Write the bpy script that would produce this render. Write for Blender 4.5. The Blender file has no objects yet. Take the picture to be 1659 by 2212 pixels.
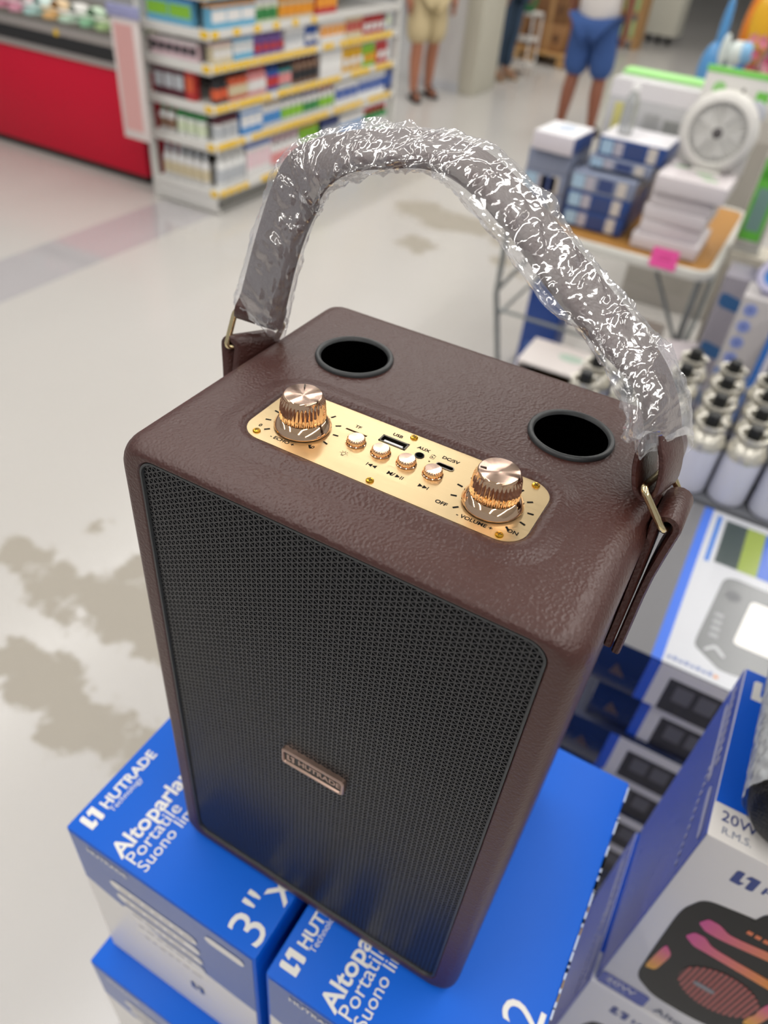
import bpy, bmesh, math, random
from math import sin, cos, pi, radians
from mathutils import Vector, Matrix, noise
random.seed(7)
SC = bpy.context.scene
COL = SC.collection

# ------------------------------------------------------------------ camera
cd = bpy.data.cameras.new('camera'); cam = bpy.data.objects.new('camera', cd); COL.objects.link(cam)
RT = Vector((0.86728217, 0.49108196, 0.08160969)); DN = Vector((0.37611595, -0.53899734, -0.75367013)); FW = Vector((-0.3261264, 0.68433938, -0.65216654))
cam.matrix_world = Matrix(((RT.x, -DN.x, -FW.x, 0.1170), (RT.y, -DN.y, -FW.y, -0.1897), (RT.z, -DN.z, -FW.z, 1.7471), (0, 0, 0, 1)))
cd.sensor_fit = 'VERTICAL'; cd.sensor_height = 36.0; cd.lens = 1614.6 / 2212 * 36.0
cd.clip_start = 0.02; cd.clip_end = 80
cd.dof.use_dof = True; cd.dof.focus_distance = 0.335; cd.dof.aperture_fstop = 7.0; cd.dof.aperture_blades = 0
SC.camera = cam
# ------------------------------------------------------------------ world, exposure
SC.view_settings.view_transform = 'Standard'; SC.view_settings.look = 'None'
SC.view_settings.gamma = 1.0; SC.view_settings.use_curve_mapping = False
SC.view_settings.exposure = 0.30
SC.cycles.use_denoising = True
SC.cycles.max_bounces = 5; SC.cycles.diffuse_bounces = 2; SC.cycles.glossy_bounces = 3; SC.cycles.transmission_bounces = 4; SC.cycles.transparent_max_bounces = 14
SC.cycles.use_adaptive_sampling = True; SC.cycles.adaptive_threshold = 0.05; SC.cycles.adaptive_min_samples = 12; SC.cycles.caustics_reflective = False; SC.cycles.caustics_refractive = False
w = bpy.data.worlds.new('hall_light'); SC.world = w; w.use_nodes = True
w.node_tree.nodes['Background'].inputs[0].default_value = (0.95, 0.96, 1.0, 1)
w.node_tree.nodes['Background'].inputs[1].default_value = 0.26
# ceiling trunking lamps of the hall: (x, y centre, length)
LAMPS = [(-4.6, 4.0, 16.0), (-1.75, 4.0, 16.0), (1.1, 4.0, 16.0), (3.95, 4.0, 16.0)]
LAMP_Z, LAMP_W, LAMP_POWER = 4.3, 0.22, 176.0

# ------------------------------------------------------------------ helpers
def lin(c):
    if isinstance(c, str):
        c = [int(c[i:i + 2], 16) / 255 for i in (0, 2, 4)]
    return tuple((v / 12.92 if v <= 0.04045 else ((v + 0.055) / 1.055) ** 2.4) for v in c) + (1.0,)

MATS = {}
def mat(name, col, rough=0.5, metal=0.0, **k):
    if name in MATS: return MATS[name]
    m = bpy.data.materials.new(name); m.use_nodes = True
    b = m.node_tree.nodes['Principled BSDF']
    b.inputs['Base Color'].default_value = lin(col)
    b.inputs['Roughness'].default_value = rough; b.inputs['Metallic'].default_value = metal
    for kk, v in k.items():
        b.inputs[kk.replace('_', ' ')].default_value = v
    MATS[name] = m
    return m
def C(col, rough=0.45):            # plain coloured material by hex
    return mat('c_%s_%d' % (col, int(rough * 100)), col, rough)
def nodes(m): return m.node_tree.nodes, m.node_tree.links, m.node_tree.nodes['Principled BSDF']
def add_bump(m, tex, strength, dist, **ins):
    n, l, b = nodes(m)
    tc = n.new('ShaderNodeTexCoord'); mp = n.new('ShaderNodeMapping'); l.new(tc.outputs['Object'], mp.inputs[0])
    t = n.new(tex); l.new(mp.outputs[0], t.inputs['Vector'])
    for kk, v in ins.items():
        if kk == 'map_scale': mp.inputs['Scale'].default_value = v
        elif kk in ('feature',): setattr(t, kk, v)
        else: t.inputs[kk].default_value = v
    bp = n.new('ShaderNodeBump'); bp.inputs['Strength'].default_value = strength; bp.inputs['Distance'].default_value = dist
    l.new(t.outputs['Distance' if tex == 'ShaderNodeTexVoronoi' else 0], bp.inputs['Height'])
    prev = b.inputs['Normal'].links[0].from_socket if b.inputs['Normal'].links else None
    if prev: l.new(prev, bp.inputs['Normal'])
    l.new(bp.outputs[0], b.inputs['Normal'])
    return m

class MB:
    """collects geometry; build() links it as one mesh object"""
    def __init__(s): s.v = []; s.f = []; s.mi = []; s.cur = 0
    def add(s, vs, fs, M=None):
        o = len(s.v)
        s.v += [tuple(M @ Vector(p)) for p in vs] if M is not None else [tuple(p) for p in vs]
        s.f += [tuple(o + i for i in f) for f in fs]; s.mi += [s.cur] * len(fs)
        return s
    def box(s, c, d, M=None):
        x, y, z = (q / 2 for q in d); cx, cy, cz = c
        vs = [(cx + a * x, cy + b * y, cz + e * z) for e in (-1, 1) for b in (-1, 1) for a in (-1, 1)]
        return s.add(vs, [(0, 2, 3, 1), (4, 5, 7, 6), (0, 1, 5, 4), (2, 6, 7, 3), (0, 4, 6, 2), (1, 3, 7, 5)], M)
    def bbox(s, a, b, M=None):
        return s.box([(p + q) / 2 for p, q in zip(a, b)], [abs(q - p) for p, q in zip(a, b)], M)
    def rings(s, rs, close=True, cap0=False, cap1=False, M=None):
        n = len(rs[0]); vs = [p for r in rs for p in r]; fs = []
        for i in range(len(rs) - 1):
            for j in range(n if close else n - 1):
                k = (j + 1) % n
                fs.append((i * n + j, i * n + k, (i + 1) * n + k, (i + 1) * n + j))
        if cap0: fs.append(tuple(range(n - 1, -1, -1)))
        if cap1: fs.append(tuple((len(rs) - 1) * n + j for j in range(n)))
        return s.add(vs, fs, M)
    def lathe(s, prof, n=32, c=(0, 0, 0), cap0=False, cap1=False, M=None, flute=None):
        rs = []
        for q in prof:
            r, z = q[0], q[1]; a = q[2] if len(q) > 2 else 0
            rs.append([(c[0] + (r + a * cos((flute or 1) * 2 * pi * j / n)) * cos(2 * pi * j / n),
                        c[1] + (r + a * cos((flute or 1) * 2 * pi * j / n)) * sin(2 * pi * j / n), c[2] + z) for j in range(n)])
        return s.rings(rs, True, cap0, cap1, M)
    def tube(s, path, r, n=10, closed=False, M=None):
        P = [Vector(p) for p in path]; rs = []; m = len(P); up = None
        for i in range(m):
            t = (P[(i + 1) % m] - P[i - 1]) if closed else (P[min(i + 1, m - 1)] - P[max(i - 1, 0)])
            t.normalize()
            if up is None:
                up = Vector((0, 0, 1)) if abs(t.z) < 0.9 else Vector((1, 0, 0))
            a = (up - t * up.dot(t)).normalized(); b = t.cross(a); up = a
            rr = r[i] if isinstance(r, (list, tuple)) else r
            rs.append([tuple(P[i] + a * rr * cos(2 * pi * j / n) + b * rr * sin(2 * pi * j / n)) for j in range(n)])
        if closed: rs.append(rs[0])
        return s.rings(rs, True, not closed, not closed, M)
    def prism(s, pts, z0, z1, M=None):
        n = len(pts); vs = [(x, y, z0) for x, y in pts] + [(x, y, z1) for x, y in pts]
        fs = [tuple(range(n - 1, -1, -1)), tuple(range(n, 2 * n))] + [(i, (i + 1) % n, n + (i + 1) % n, n + i) for i in range(n)]
        return s.add(vs, fs, M)
    def mesh(s, name, mats, smooth=None, bevel=None):
        me = bpy.data.meshes.new(name); me.from_pydata(s.v, [], s.f)
        for m in (mats if isinstance(mats, (list, tuple)) else [mats]): me.materials.append(m)
        if len(set(s.mi)) > 1: me.polygons.foreach_set('material_index', s.mi)
        me.update()
        if bevel:
            bm = bmesh.new(); bm.from_mesh(me); bmesh.ops.remove_doubles(bm, verts=bm.verts, dist=1e-6)
            bmesh.ops.bevel(bm, geom=bm.edges[:], offset=bevel, segments=2, profile=0.5, affect='EDGES', clamp_overlap=True)
            bm.to_mesh(me); bm.free()
        if smooth is not None:
            me.polygons.foreach_set('use_smooth', [True] * len(me.polygons)); me.set_sharp_from_angle(angle=radians(smooth))
        return me
    def build(s, name, mats, parent=None, smooth=None, bevel=None, loc=None):
        return obj(name, s.mesh(name, mats, smooth, bevel), parent, loc)

def obj(name, me, parent=None, loc=None, rot=None):
    o = bpy.data.objects.new(name, me); COL.objects.link(o)
    if parent is not None: o.parent = parent
    if loc is not None: o.location = loc
    if rot is not None: o.rotation_euler = rot
    return o
def tag(o, label=None, cat=None, group=None, kind=None):
    if label: o['label'] = label
    if cat: o['category'] = cat
    if group: o['group'] = group
    if kind: o['kind'] = kind
    return o
def thing(name, label, cat, loc=(0, 0, 0), rz=0.0, group=None):
    o = bpy.data.objects.new(name, None); COL.objects.link(o); o.empty_display_size = 0.05
    o.location = loc; o.rotation_euler = (0, 0, rz)
    return tag(o, label, cat, group)
def copy_tree(o, parent=None):
    c = o.copy(); COL.objects.link(c); c.parent = parent
    for ch in list(o.children): copy_tree(ch, c)
    return c
def rrect(hx, z0, z1, r, k=7):
    out = []
    for cx, cz, a0 in ((hx - r, z0 + r, -pi / 2), (hx - r, z1 - r, 0), (-hx + r, z1 - r, pi / 2), (-hx + r, z0 + r, pi)):
        for i in range(k + 1):
            a = a0 + pi / 2 * i / k; out.append((cx + r * cos(a), cz + r * sin(a)))
    return out
def frame_m(o, x, y):
    x = Vector(x).normalized(); y = Vector(y).normalized(); z = x.cross(y)
    return Matrix(((x.x, y.x, z.x, o[0]), (x.y, y.y, z.y, o[1]), (x.z, y.z, z.z, o[2]), (0, 0, 0, 1)))
def text_mesh(txt, size, bold=0.0, align='LEFT', ext=0.0):
    cu = bpy.data.curves.new('t', 'FONT'); cu.body = txt; cu.size = size; cu.offset = bold * size; cu.align_x = align; cu.extrude = ext
    cu.resolution_u = 3
    t = bpy.data.objects.new('t', cu); COL.objects.link(t)
    bpy.context.view_layer.update()
    me = bpy.data.meshes.new_from_object(t.evaluated_get(bpy.context.evaluated_depsgraph_get()))
    bpy.data.objects.remove(t); bpy.data.curves.remove(cu)
    return me
def text(name, txt, size, m, M, parent, bold=0.0, align='LEFT', ext=0.0):
    me = text_mesh(txt, size, bold, align, ext); me.materials.clear(); me.materials.append(m); me.transform(M)
    return obj(name, me, parent)
def logo_polys(s):
    """the maker's mark: two interlocking angular strokes"""
    L = [(0.0, 0.0), (0.0, 0.92), (0.10, 1.0), (0.30, 1.0), (0.30, 0.30), (0.52, 0.30), (0.40, 0.0)]
    Rr = [(1.0 - x, 1.0 - y) for x, y in L]; Rr = [(x - 0.06, y) for x, y in Rr]
    S = [(0.36, 0.40), (0.36, 0.62), (0.62, 0.72), (0.58, 0.50)]
    return [[(x * s, y * s) for x, y in P] for P in (L, Rr)]
def logo(name, s, m, M, parent, th=0.0):
    b = MB()
    for P in logo_polys(s):
        if th: b.prism(P, 0, th, M)
        else: b.add([(x, y, 0) for x, y in P], [tuple(range(len(P)))], M)
    return b.build(name, m, parent)
def decal(name, pts, m, M, parent, th=0.0004):
    return MB().prism(pts, 0, th, M).build(name, m, parent)
def rect(x0, y0, x1, y1): return [(x0, y0), (x1, y0), (x1, y1), (x0, y1)]
def pill(x0, y0, x1, y1, k=6):
    r = (y1 - y0) / 2; out = []
    for i in range(k + 1): a = -pi / 2 + pi * i / k; out.append((x1 - r + r * cos(a), y0 + r + r * sin(a)))
    for i in range(k + 1): a = pi / 2 + pi * i / k; out.append((x0 + r + r * cos(a), y0 + r + r * sin(a)))
    return out
def disc(cx, cy, r, n=24, ry=None): return [(cx + r * cos(2 * pi * i / n), cy + (ry or r) * sin(2 * pi * i / n)) for i in range(n)]
def boolean(o, cutter):
    md = o.modifiers.new('b', 'BOOLEAN'); md.object = cutter; md.operation = 'DIFFERENCE'; md.solver = 'EXACT'
    bpy.context.view_layer.update()
    me = bpy.data.meshes.new_from_object(o.evaluated_get(bpy.context.evaluated_depsgraph_get()))
    o.modifiers.remove(md); o.data = me; bpy.data.objects.remove(cutter)
def catmull(P, m):
    P = [Vector(p) for p in P]; out = []
    for i in range(len(P) - 1):
        p0, p1, p2, p3 = P[max(i - 1, 0)], P[i], P[i + 1], P[min(i + 2, len(P) - 1)]
        for j in range(m):
            t = j / m
            out.append(0.5 * ((2 * p1) + (p2 - p0) * t + (2 * p0 - 5 * p1 + 4 * p2 - p3) * t * t + (3 * p1 - p0 - 3 * p2 + p3) * t ** 3))
    out.append(P[-1]); return out
X, Y, Z = Vector((1, 0, 0)), Vector((0, 1, 0)), Vector((0, 0, 1))
WHITE = C('E9E7E2', 0.4); BLACK = C('0B0B0C', 0.35); YEL = C('F6C808', 0.5)

# ------------------------------------------------------------------ the hall
def floor_mat():
    m = mat('epoxy_floor', 'CFC9BD', 0.3); n, l, b = nodes(m)
    tc = n.new('ShaderNodeTexCoord')
    nz = n.new('ShaderNodeTexNoise'); nz.inputs['Scale'].default_value = 8.0; nz.inputs['Detail'].default_value = 6; nz.inputs['Roughness'].default_value = 0.68
    l.new(tc.outputs['Object'], nz.inputs['Vector'])
    big = n.new('ShaderNodeTexNoise'); big.inputs['Scale'].default_value = 0.55; big.inputs['Detail'].default_value = 3
    l.new(tc.outputs['Object'], big.inputs['Vector'])
    # worn patches where the coating has rubbed off: (x, y, radius, squash angle)
    patches = [(-1.60, 0.80, .11), (-1.43, 0.76, .13), (-1.29, 0.80, .15), (-1.15, 0.82, .15), (-1.27, 0.97, .11), (-1.03, 0.80, .12), (-1.5, 1.03, .05),
               (-1.30, 0.50, .12), (-1.16, 0.50, .13), (-1.03, 0.47, .13), (-0.92, 0.47, .11), (-0.78, .48, .1), (-1.62, .52, .15), (-.95, .75, .1),
               (-2.11, 4.52, .24), (-1.86, 4.45, .28), (-1.68, 4.5, .24), (-1.4, 4.45, .2), (-1.84, 3.95, .16), (-1.18, 3.95, .08), (-1.3, 4.1, .1)]
    acc = None
    off = n.new('ShaderNodeVectorMath'); off.operation = 'MULTIPLY_ADD'
    l.new(nz.outputs['Color'], off.inputs[0]); off.inputs[1].default_value = (0.34, 0.34, 0); l.new(tc.outputs['Object'], off.inputs[2])
    for x, y, r in patches:
        d = n.new('ShaderNodeVectorMath'); d.operation = 'DISTANCE'; l.new(off.outputs[0], d.inputs[0]); d.inputs[1].default_value = (x + .17, y + .17, 0)
        mr = n.new('ShaderNodeMapRange'); mr.interpolation_type = 'SMOOTHSTEP'; l.new(d.outputs['Value'], mr.inputs[0])
        mr.inputs[1].default_value = r * 0.88; mr.inputs[2].default_value = r * 0.58; mr.inputs[3].default_value = 0; mr.inputs[4].default_value = 1
        if acc is None: acc = mr.outputs[0]
        else:
            mx = n.new('ShaderNodeMath'); mx.operation = 'MAXIMUM'; l.new(acc, mx.inputs[0]); l.new(mr.outputs[0], mx.inputs[1]); acc = mx.outputs[0]
    c1 = n.new('ShaderNodeMixRGB'); c1.inputs[1].default_value = lin('C9C6C3'); c1.inputs[2].default_value = lin('BDB9B3'); l.new(big.outputs[0], c1.inputs[0])
    c2 = n.new('ShaderNodeMixRGB'); l.new(acc, c2.inputs[0]); l.new(c1.outputs[0], c2.inputs[1]); c2.inputs[2].default_value = lin('A39C90')
    l.new(c2.outputs[0], b.inputs['Base Color'])
    rr = n.new('ShaderNodeMapRange'); l.new(acc, rr.inputs[0]); rr.inputs[3].default_value = 0.22; rr.inputs[4].default_value = 0.5
    l.new(rr.outputs[0], b.inputs['Roughness'])
    return m
tag(MB().bbox((-14, -5, -0.05), (12, 30, 0)).build('floor', floor_mat()), kind='structure')
tag(MB().bbox((-14, -5, 4.6), (12, 30, 4.7)).build('ceiling', C('E8E8E6', 0.8)), kind='structure')
tag(MB().bbox((-14, 30, 0), (12, 30.2, 4.6)).build('wall_back', C('D8D5CE', 0.7)), kind='structure')
film = mat('clear_film', 'B6B2B4', 0.07, 0.0, Coat_Weight=0.6, Coat_Roughness=0.05)
tag(MB().bbox((-3.45, 0.6, 0), (-3.05, 3.50, 0.0012)).build('floor_film', film), 'glossy grey protective film strip laid on floor before shelving unit', 'floor film')
lampm = mat('lamp_housing', 'EDEDED', 0.4)
for i, (lx, ly, ll) in enumerate(LAMPS):
    t = thing('ceiling_lamp', 'long white linear ceiling lamp, %s row counted from the checkout side' % ('first', 'second', 'third', 'fourth')[i], 'lamp', (lx, ly, LAMP_Z), 0, 'ceiling lamps')
    MB().bbox((-0.13, -ll / 2, 0.012), (0.13, ll / 2, 0.075)).build('housing', lampm, t)
    for s in (-1, 1): MB().tube([(0, s * ll * 0.4, 0.07), (0, s * ll * 0.4, 4.6 - LAMP_Z)], 0.006, 6).build('suspension_rod', lampm, t)
    ld = bpy.data.lights.new('lamp_light', 'AREA'); ld.shape = 'RECTANGLE'; ld.size = LAMP_W; ld.size_y = ll; ld.energy = LAMP_POWER; ld.color = (1.0, 0.975, 0.935)
    lo = bpy.data.objects.new('lamp_light', ld); COL.objects.link(lo); lo.parent = t; lo.location = (0, 0, 0)
# ------------------------------------------------------------------ the portable speaker
B, H, D = 0.1145, 0.3723, 0.1856
S0 = 1.17
sp = thing('portable_speaker', 'brown leather portable speaker with black grille standing on blue cartons', 'speaker', (0, 0, S0))
leather = mat('brown_leather', '42221C', 0.42, 0.0, Specular_IOR_Level=0.62)
add_bump(leather, 'ShaderNodeTexVoronoi', 0.5, 0.0006, Scale=720.0, feature='SMOOTH_F1')
add_bump(leather, 'ShaderNodeTexNoise', 0.06, 0.0006, Scale=420.0, Detail=3.0)
black_pl = mat('black_plastic', '383A3B', 0.42)
def ring_y(y, hx, z0, z1, r): return [(x, y, z) for x, z in rrect(hx, z0, z1, r, 8)]
GX, GZ0, GZ1, GR = 0.1000, 0.0147, 0.3657, 0.0095
rs = [ring_y(0.0075, GX, GZ0, GZ1, GR), ring_y(0.0009, GX, GZ0, GZ1, GR), ring_y(0.0, GX + .0008, GZ0 - .0008, GZ1 + .0008, GR + .0008)]
f_in, f_z0, f_z1 = 0.1070, 0.0085, GZ1 + .0014
for i in range(0, 9):
    t = i / 8 * pi / 2
    rs.append(ring_y(0.0125 * (1 - cos(t)), f_in + (B - f_in) * sin(t), f_z0 * (1 - sin(t)), f_z1 + (H - f_z1) * sin(t), 0.0125 + 0.0015 * sin(t)))
for i in range(1, 6): rs.append(ring_y(0.0125 + (D - 0.0245) * i / 6, B, 0, H, 0.014))
for i in range(0, 9):
    t = pi / 2 * (1 - i / 8)
    rs.append(ring_y(D - 0.012 * (1 - sin(t)) if False else D - 0.012 + 0.012 * cos(t), B - 0.011 * (1 - sin(t)), 0.011 * (1 - sin(t)), H - 0.011 * (1 - sin(t)), 0.014))
body = MB().rings(rs, True, True, True).build('cabinet', leather, sp)
cut = MB()
HX, HY = 0.0625, 0.1283
for s in (-1, 1): cut.lathe([(0.0186, H - 0.07), (0.0186, H + 0.02)], 48, (s * HX, HY, 0), True, True)
cut = cut.build('cut', leather); cut.parent = sp
boolean(body, cut)
PX, PY0, PY1 = 0.0712, 0.0364, 0.0831
cut = MB().prism([(x, y) for x, y in rrect(PX, PY0, PY1, 0.0115, 8)], H - 0.004, H + 0.01).build('cut', leather); cut.parent = sp
boolean(body, cut)
body.data.polygons.foreach_set('use_smooth', [True] * len(body.data.polygons)); body.data.set_sharp_from_angle(angle=radians(35))
tag(body, 'brown pebbled leather cabinet')
# padded lip of leather round the control plate
lip = []
for off, z in ((0.014, 0.0), (0.011, 0.0006), (0.0075, 0.0015), (0.0045, 0.0020), (0.0022, 0.0016), (0.0008, 0.0007), (0.0001, -0.0006)):
    lip.append([(x, y, H + z) for x, y in rrect(PX + off, PY0 - off, PY1 + off, 0.0115 + off, 8)])
MB().rings(lip).build('padded_rim', leather, sp, 60)

# perforated grille: triangular lattice, each cell a triangle with a triangular hole
def grille():
    s = 0.0033; h = s * math.sqrt(3) / 2; k = 0.66; y0, y1 = 0.0016, 0.0028
    V = []; F = []
    def inside(x, z, mrg=0.0008):
        hx, a, b, r = GX - mrg, GZ0 + mrg, GZ1 - mrg, GR
        if abs(x) > hx or z < a or z > b: return False
        dx = abs(x) - (hx - r); dz = max(a + r - z, z - (b - r))
        return not (dx > 0 and dz > 0 and dx * dx + dz * dz > r * r)
    nc = int(2 * GX / h) + 2; nr = int((GZ1 - GZ0) / s) + 3
    for c in range(nc):
        x0 = -GX - h / 2 + c * h; x1 = x0 + h; o0 = (c % 2) * s / 2; o1 = s / 2 - o0
        for r in range(-1, nr):
            za = GZ0 + r * s
            for tri in (((x0, za + o0), (x1, za + o1 + (0 if o1 > o0 else 0)), (x0, za + o0 + s)),
                        ((x1, za + o1), (x1, za + o1 + s), (x0, za + o0 + s)) if o1 > o0 else ((x1, za + o1), (x1, za + o1 + s), (x0, za + o0))):
                if o1 < o0 and tri[0] == (x0, za + o0):
                    tri = ((x0, za + o0), (x1, za + o1 + s), (x0, za + o0 + s))
                cx = sum(p[0] for p in tri) / 3; cz = sum(p[1] for p in tri) / 3
                if not inside(cx, cz, -0.0002): continue
                b = len(V)
                for p in tri: V.append((p[0], y0, p[1]))
                for p in tri: V.append((cx + (p[0] - cx) * k, y0, cz + (p[1] - cz) * k))
                for p in tri: V.append((cx + (p[0] - cx) * k * .93, y1, cz + (p[1] - cz) * k * .93))
                for i in range(3):
                    j = (i + 1) % 3
                    F.append((b + i, b + j, b + 3 + j, b + 3 + i)); F.append((b + 3 + i, b + 3 + j, b + 6 + j, b + 6 + i))
    me = bpy.data.meshes.new('grille'); me.from_pydata(V, [], F); me.update(); return me
gm = mat('grille_metal', '3C3C3E', 0.30, 0.5)
go = obj('grille', grille(), sp); go.data.materials.append(gm); tag(go, 'black perforated metal grille', kind='stuff')
MB().rings([ring_y(0.0066, GX - .0002, GZ0 + .0002, GZ1 - .0002, GR)], True, False, False)
bk = MB(); bk.add(ring_y(0.0062, GX - .0003, GZ0 + .0003, GZ1 - .0003, GR), [tuple(range(36))]); bk.build('grille_backing', C('060606', 0.9), sp)
rim = [ring_y(0.0055, GX - .0001, GZ0 + .0001, GZ1 - .0001, GR), ring_y(0.0004, GX - .0001, GZ0 + .0001, GZ1 - .0001, GR), ring_y(0.0003, GX - .0012, GZ0 + .0012, GZ1 - .0012, GR - .001), ring_y(0.0022, GX - .0017, GZ0 + .0017, GZ1 - .0017, GR - .0015), ring_y(0.0055, GX - .0017, GZ0 + .0017, GZ1 - .0017, GR - .0015)]
MB().rings(rim).build('grille_trim', black_pl, sp, 40)
# name badge on the grille
bm_ = mat('badge_metal', 'B59A8C', 0.35, 0.9)
bd = [(0.0, 0.0), (0.0016, 0.0), (0.0018, 0.0010), (0.0018, 0.0022)]
brs = []
for off, y in ((0, 0.0016), (0, -0.0010), (-0.0006, -0.0016), (-0.0016, -0.0016), (-0.0020, -0.0006)):
    brs.append([(x, y, z) for x, z in rrect(0.0208 + off, 0.1836 - off, 0.1972 + off, 0.0022 + off * .4, 4)])
bg = MB().rings(brs).build('badge', bm_, sp, 30); tag(bg, 'small metal name badge reading HUTRADE')
MB().add([(x, -0.0005, z) for x, z in rrect(0.0190, 0.1854, 0.1954, 0.0015, 4)], [tuple(range(20))]).build('badge_field', mat('badge_dark', '3A3633', 0.55, 0.0), bg)
BM = frame_m((-0.0098, -0.00055, 0.1885), X, Z)
text('badge_lettering', 'HUTRADE', 0.0062, bm_, BM, bg, 0.03, ext=0.0003)
logo('badge_mark', 0.0055, bm_, frame_m((-0.0172, -0.0006, 0.1877), X, Z), bg, 0.0004)

# cup-shaped bass ports on the top
for s in (-1, 1):
    p = MB().lathe([(0.0186, H - .002), (0.0215, H - .0002), (0.0216, H + .0008), (0.0212, H + .0018), (0.0203, H + .0023), (0.0195, H + .0021), (0.0189, H + .0014), (0.0184, H + .0004)], 56, (s * HX, HY, 0)).build('port_ring', black_pl, sp, 50)
    MB().lathe([(0.0185, H + .0004), (0.0180, H - .055), (0.0001, H - .056)], 40, (s * HX, HY, 0)).build('port_tube', mat('port_black', '020202', 0.9, 0.0, Specular_IOR_Level=0.0), p, 60)

# control plate: brushed gold
gold = mat('brushed_gold', 'D8C096', 0.27, 1.0)
n, l, b = nodes(gold)
tc = n.new('ShaderNodeTexCoord'); mp = n.new('ShaderNodeMapping'); mp.inputs['Scale'].default_value = (12, 2600, 1); l.new(tc.outputs['Object'], mp.inputs[0])
nz = n.new('ShaderNodeTexNoise'); nz.inputs['Scale'].default_value = 1.0; nz.inputs['Detail'].default_value = 3; l.new(mp.outputs[0], nz.inputs['Vector'])
mr = n.new('ShaderNodeMapRange'); l.new(nz.outputs[0], mr.inputs[0]); mr.inputs[3].default_value = 0.26; mr.inputs[4].default_value = 0.50; l.new(mr.outputs[0], b.inputs['Roughness'])
bp = n.new('ShaderNodeBump'); bp.inputs['Strength'].default_value = 0.25; bp.inputs['Distance'].default_value = 0.0001; l.new(nz.outputs[0], bp.inputs['Height']); l.new(bp.outputs[0], b.inputs['Normal'])
HP = H + 0.0002
plate = MB().prism(rrect(PX - .0001, PY0 + .0001, PY1 - .0001, 0.0113, 8), HP - 0.0030, HP).build('control_plate', gold, sp)
cut = MB()
cut.prism(rect(-.0305, .0672, -.0190, .0684), H - .02, H + .01)                                     # card slot
cut.prism(rect(-.0130, .0688, .0008, .0738), H - .02, H + .01)                                      # usb
cut.prism(pill(.0178, .0669, .0266, .0698, 8), H - .02, H + .01)                                    # usb-c
cut.prism(disc(.0086, .0692, .0021), H - .02, H + .01)                                              # aux
cut.prism(disc(.0143, .0679, .0005, 10), H - .02, H + .01)
cut = cut.build('cut', gold); cut.parent = sp; boolean(plate, cut)
tag(plate, 'brushed gold control plate with ports')
dk = C('0A0A0A', 0.5)
MB().bbox((-.0325, .0655, H - .0039), (.0285, .0755, H - .0031)).build('socket_bed', dk, plate)
u = MB()
for a, c in (((-.0132, .0686), (-.0124, .0740)), ((.0002, .0686), (.0010, .0740)), ((-.0130, .0731), (.0008, .0740)), ((-.0130, .0686), (.0008, .0692))): u.bbox((a[0], a[1], HP - .003), (c[0], c[1], HP + .0003))
us = u.build('usb_socket', mat('dark_nickel', '4A463E', 0.3, 0.9), plate); MB().bbox((-.0112, .0703, HP - .003), (-.0012, .0716, HP - .0006)).build('usb_tongue', C('D8D8DA', 0.4), us)
MB().lathe([(.0023, HP - .001), (.0023, HP + .0003), (.0018, HP + .0004), (.0016, HP - .002)], 24, (.0086, .0692, 0)).build('aux_socket', C('151515', 0.3), plate, 40)
uc = [[(x, y, z) for x, y in pill(.0178 + o, .0669 + o, .0266 - o, .0698 - o, 8)] for o, z in ((0.0, HP - .002), (-.0002, HP + .0003), (.0003, HP + .0003), (.0004, HP - .002))]
MB().rings(uc).build('charging_socket', mat('nickel', '8A8276', 0.25, 1.0), plate, 40); MB().bbox((.0190, .0679, HP - .003), (.0254, .0687, HP - .0005)).build('charging_tongue', C('111111', 0.4), plate)
ink = mat('plate_ink', '1C1917', 0.7, 0.0, Specular_IOR_Level=0.1)
PMs = lambda x, y, dz=0.00006: frame_m((x, y, HP + dz), X, Y)
for tx, x, y, sz in (('TF', -.0262, .0712, .0030), ('USB', -.0072, .0763, .0030), ('AUX', .0080, .0738, .0030), ('DC/5V', .0222, .0736, .0030), ('0', -.0646, .0450, .0030), ('10', -.0356, .0446, .0030),
                     ('- ECHO +', -.0492, .0408, .0031), ('OFF', .0320, .0433, .0032), ('- VOLUME +', .0490, .0405, .0031), ('ON', .0652, .0436, .0032), ('M/', .0042, .0484, .0034)):
    text('lettering', tx, sz, ink, PMs(x, y), plate, 0.030, 'CENTER')
ic = MB()
def tri(x, y, s, d): ic.add([(x, y - s / 2, HP + .00006), (x + d * s * .9, y, HP + .00006), (x, y + s / 2, HP + .00006)], [(0, 1, 2) if d > 0 else (0, 2, 1)])
def bar(x0, y0, x1, y1): ic.add([(x0, y0, HP + .00006), (x1, y0, HP + .00006), (x1, y1, HP + .00006), (x0, y1, HP + .00006)], [(0, 1, 2, 3)])
tri(-.0056, .0497, .0024, -1); tri(-.0034, .0497, .0024, -1); bar(-.0083, .0485, -.0079, .0509)
tri(.0182, .0497, .0024, 1); tri(.0204, .0497, .0024, 1); bar(.0226, .0485, .0230, .0509)
tri(.0068, .0495, .0024, 1); bar(.0092, .0483, .0096, .0507); bar(.0101, .0483, .0105, .0507)
bar(.0131, .0704, .0133, .0733); bar(.0151, .0704, .0153, .0733); bar(.0131, .0704, .0153, .0706); bar(.0131, .0731, .0153, .0733); bar(.0138, .0733, .0146, .0737); tri(.0137, .0717, .0012, 1)
for k in range(14):                                              # lamp symbol: ring of strokes
    a = 2 * pi * k / 14; a2 = 2 * pi * (k + 1) / 14; x, y = -.0208, .0500
    if 4.1 < a < 5.3: continue
    q = [(x + r * cos(t), y + r * sin(t)) for r, t in ((.0009, a), (.0011, a), (.0011, a2), (.0009, a2))]
    ic.add([(p[0], p[1], HP + .00006) for p in q], [(0, 1, 2, 3)])
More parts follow.
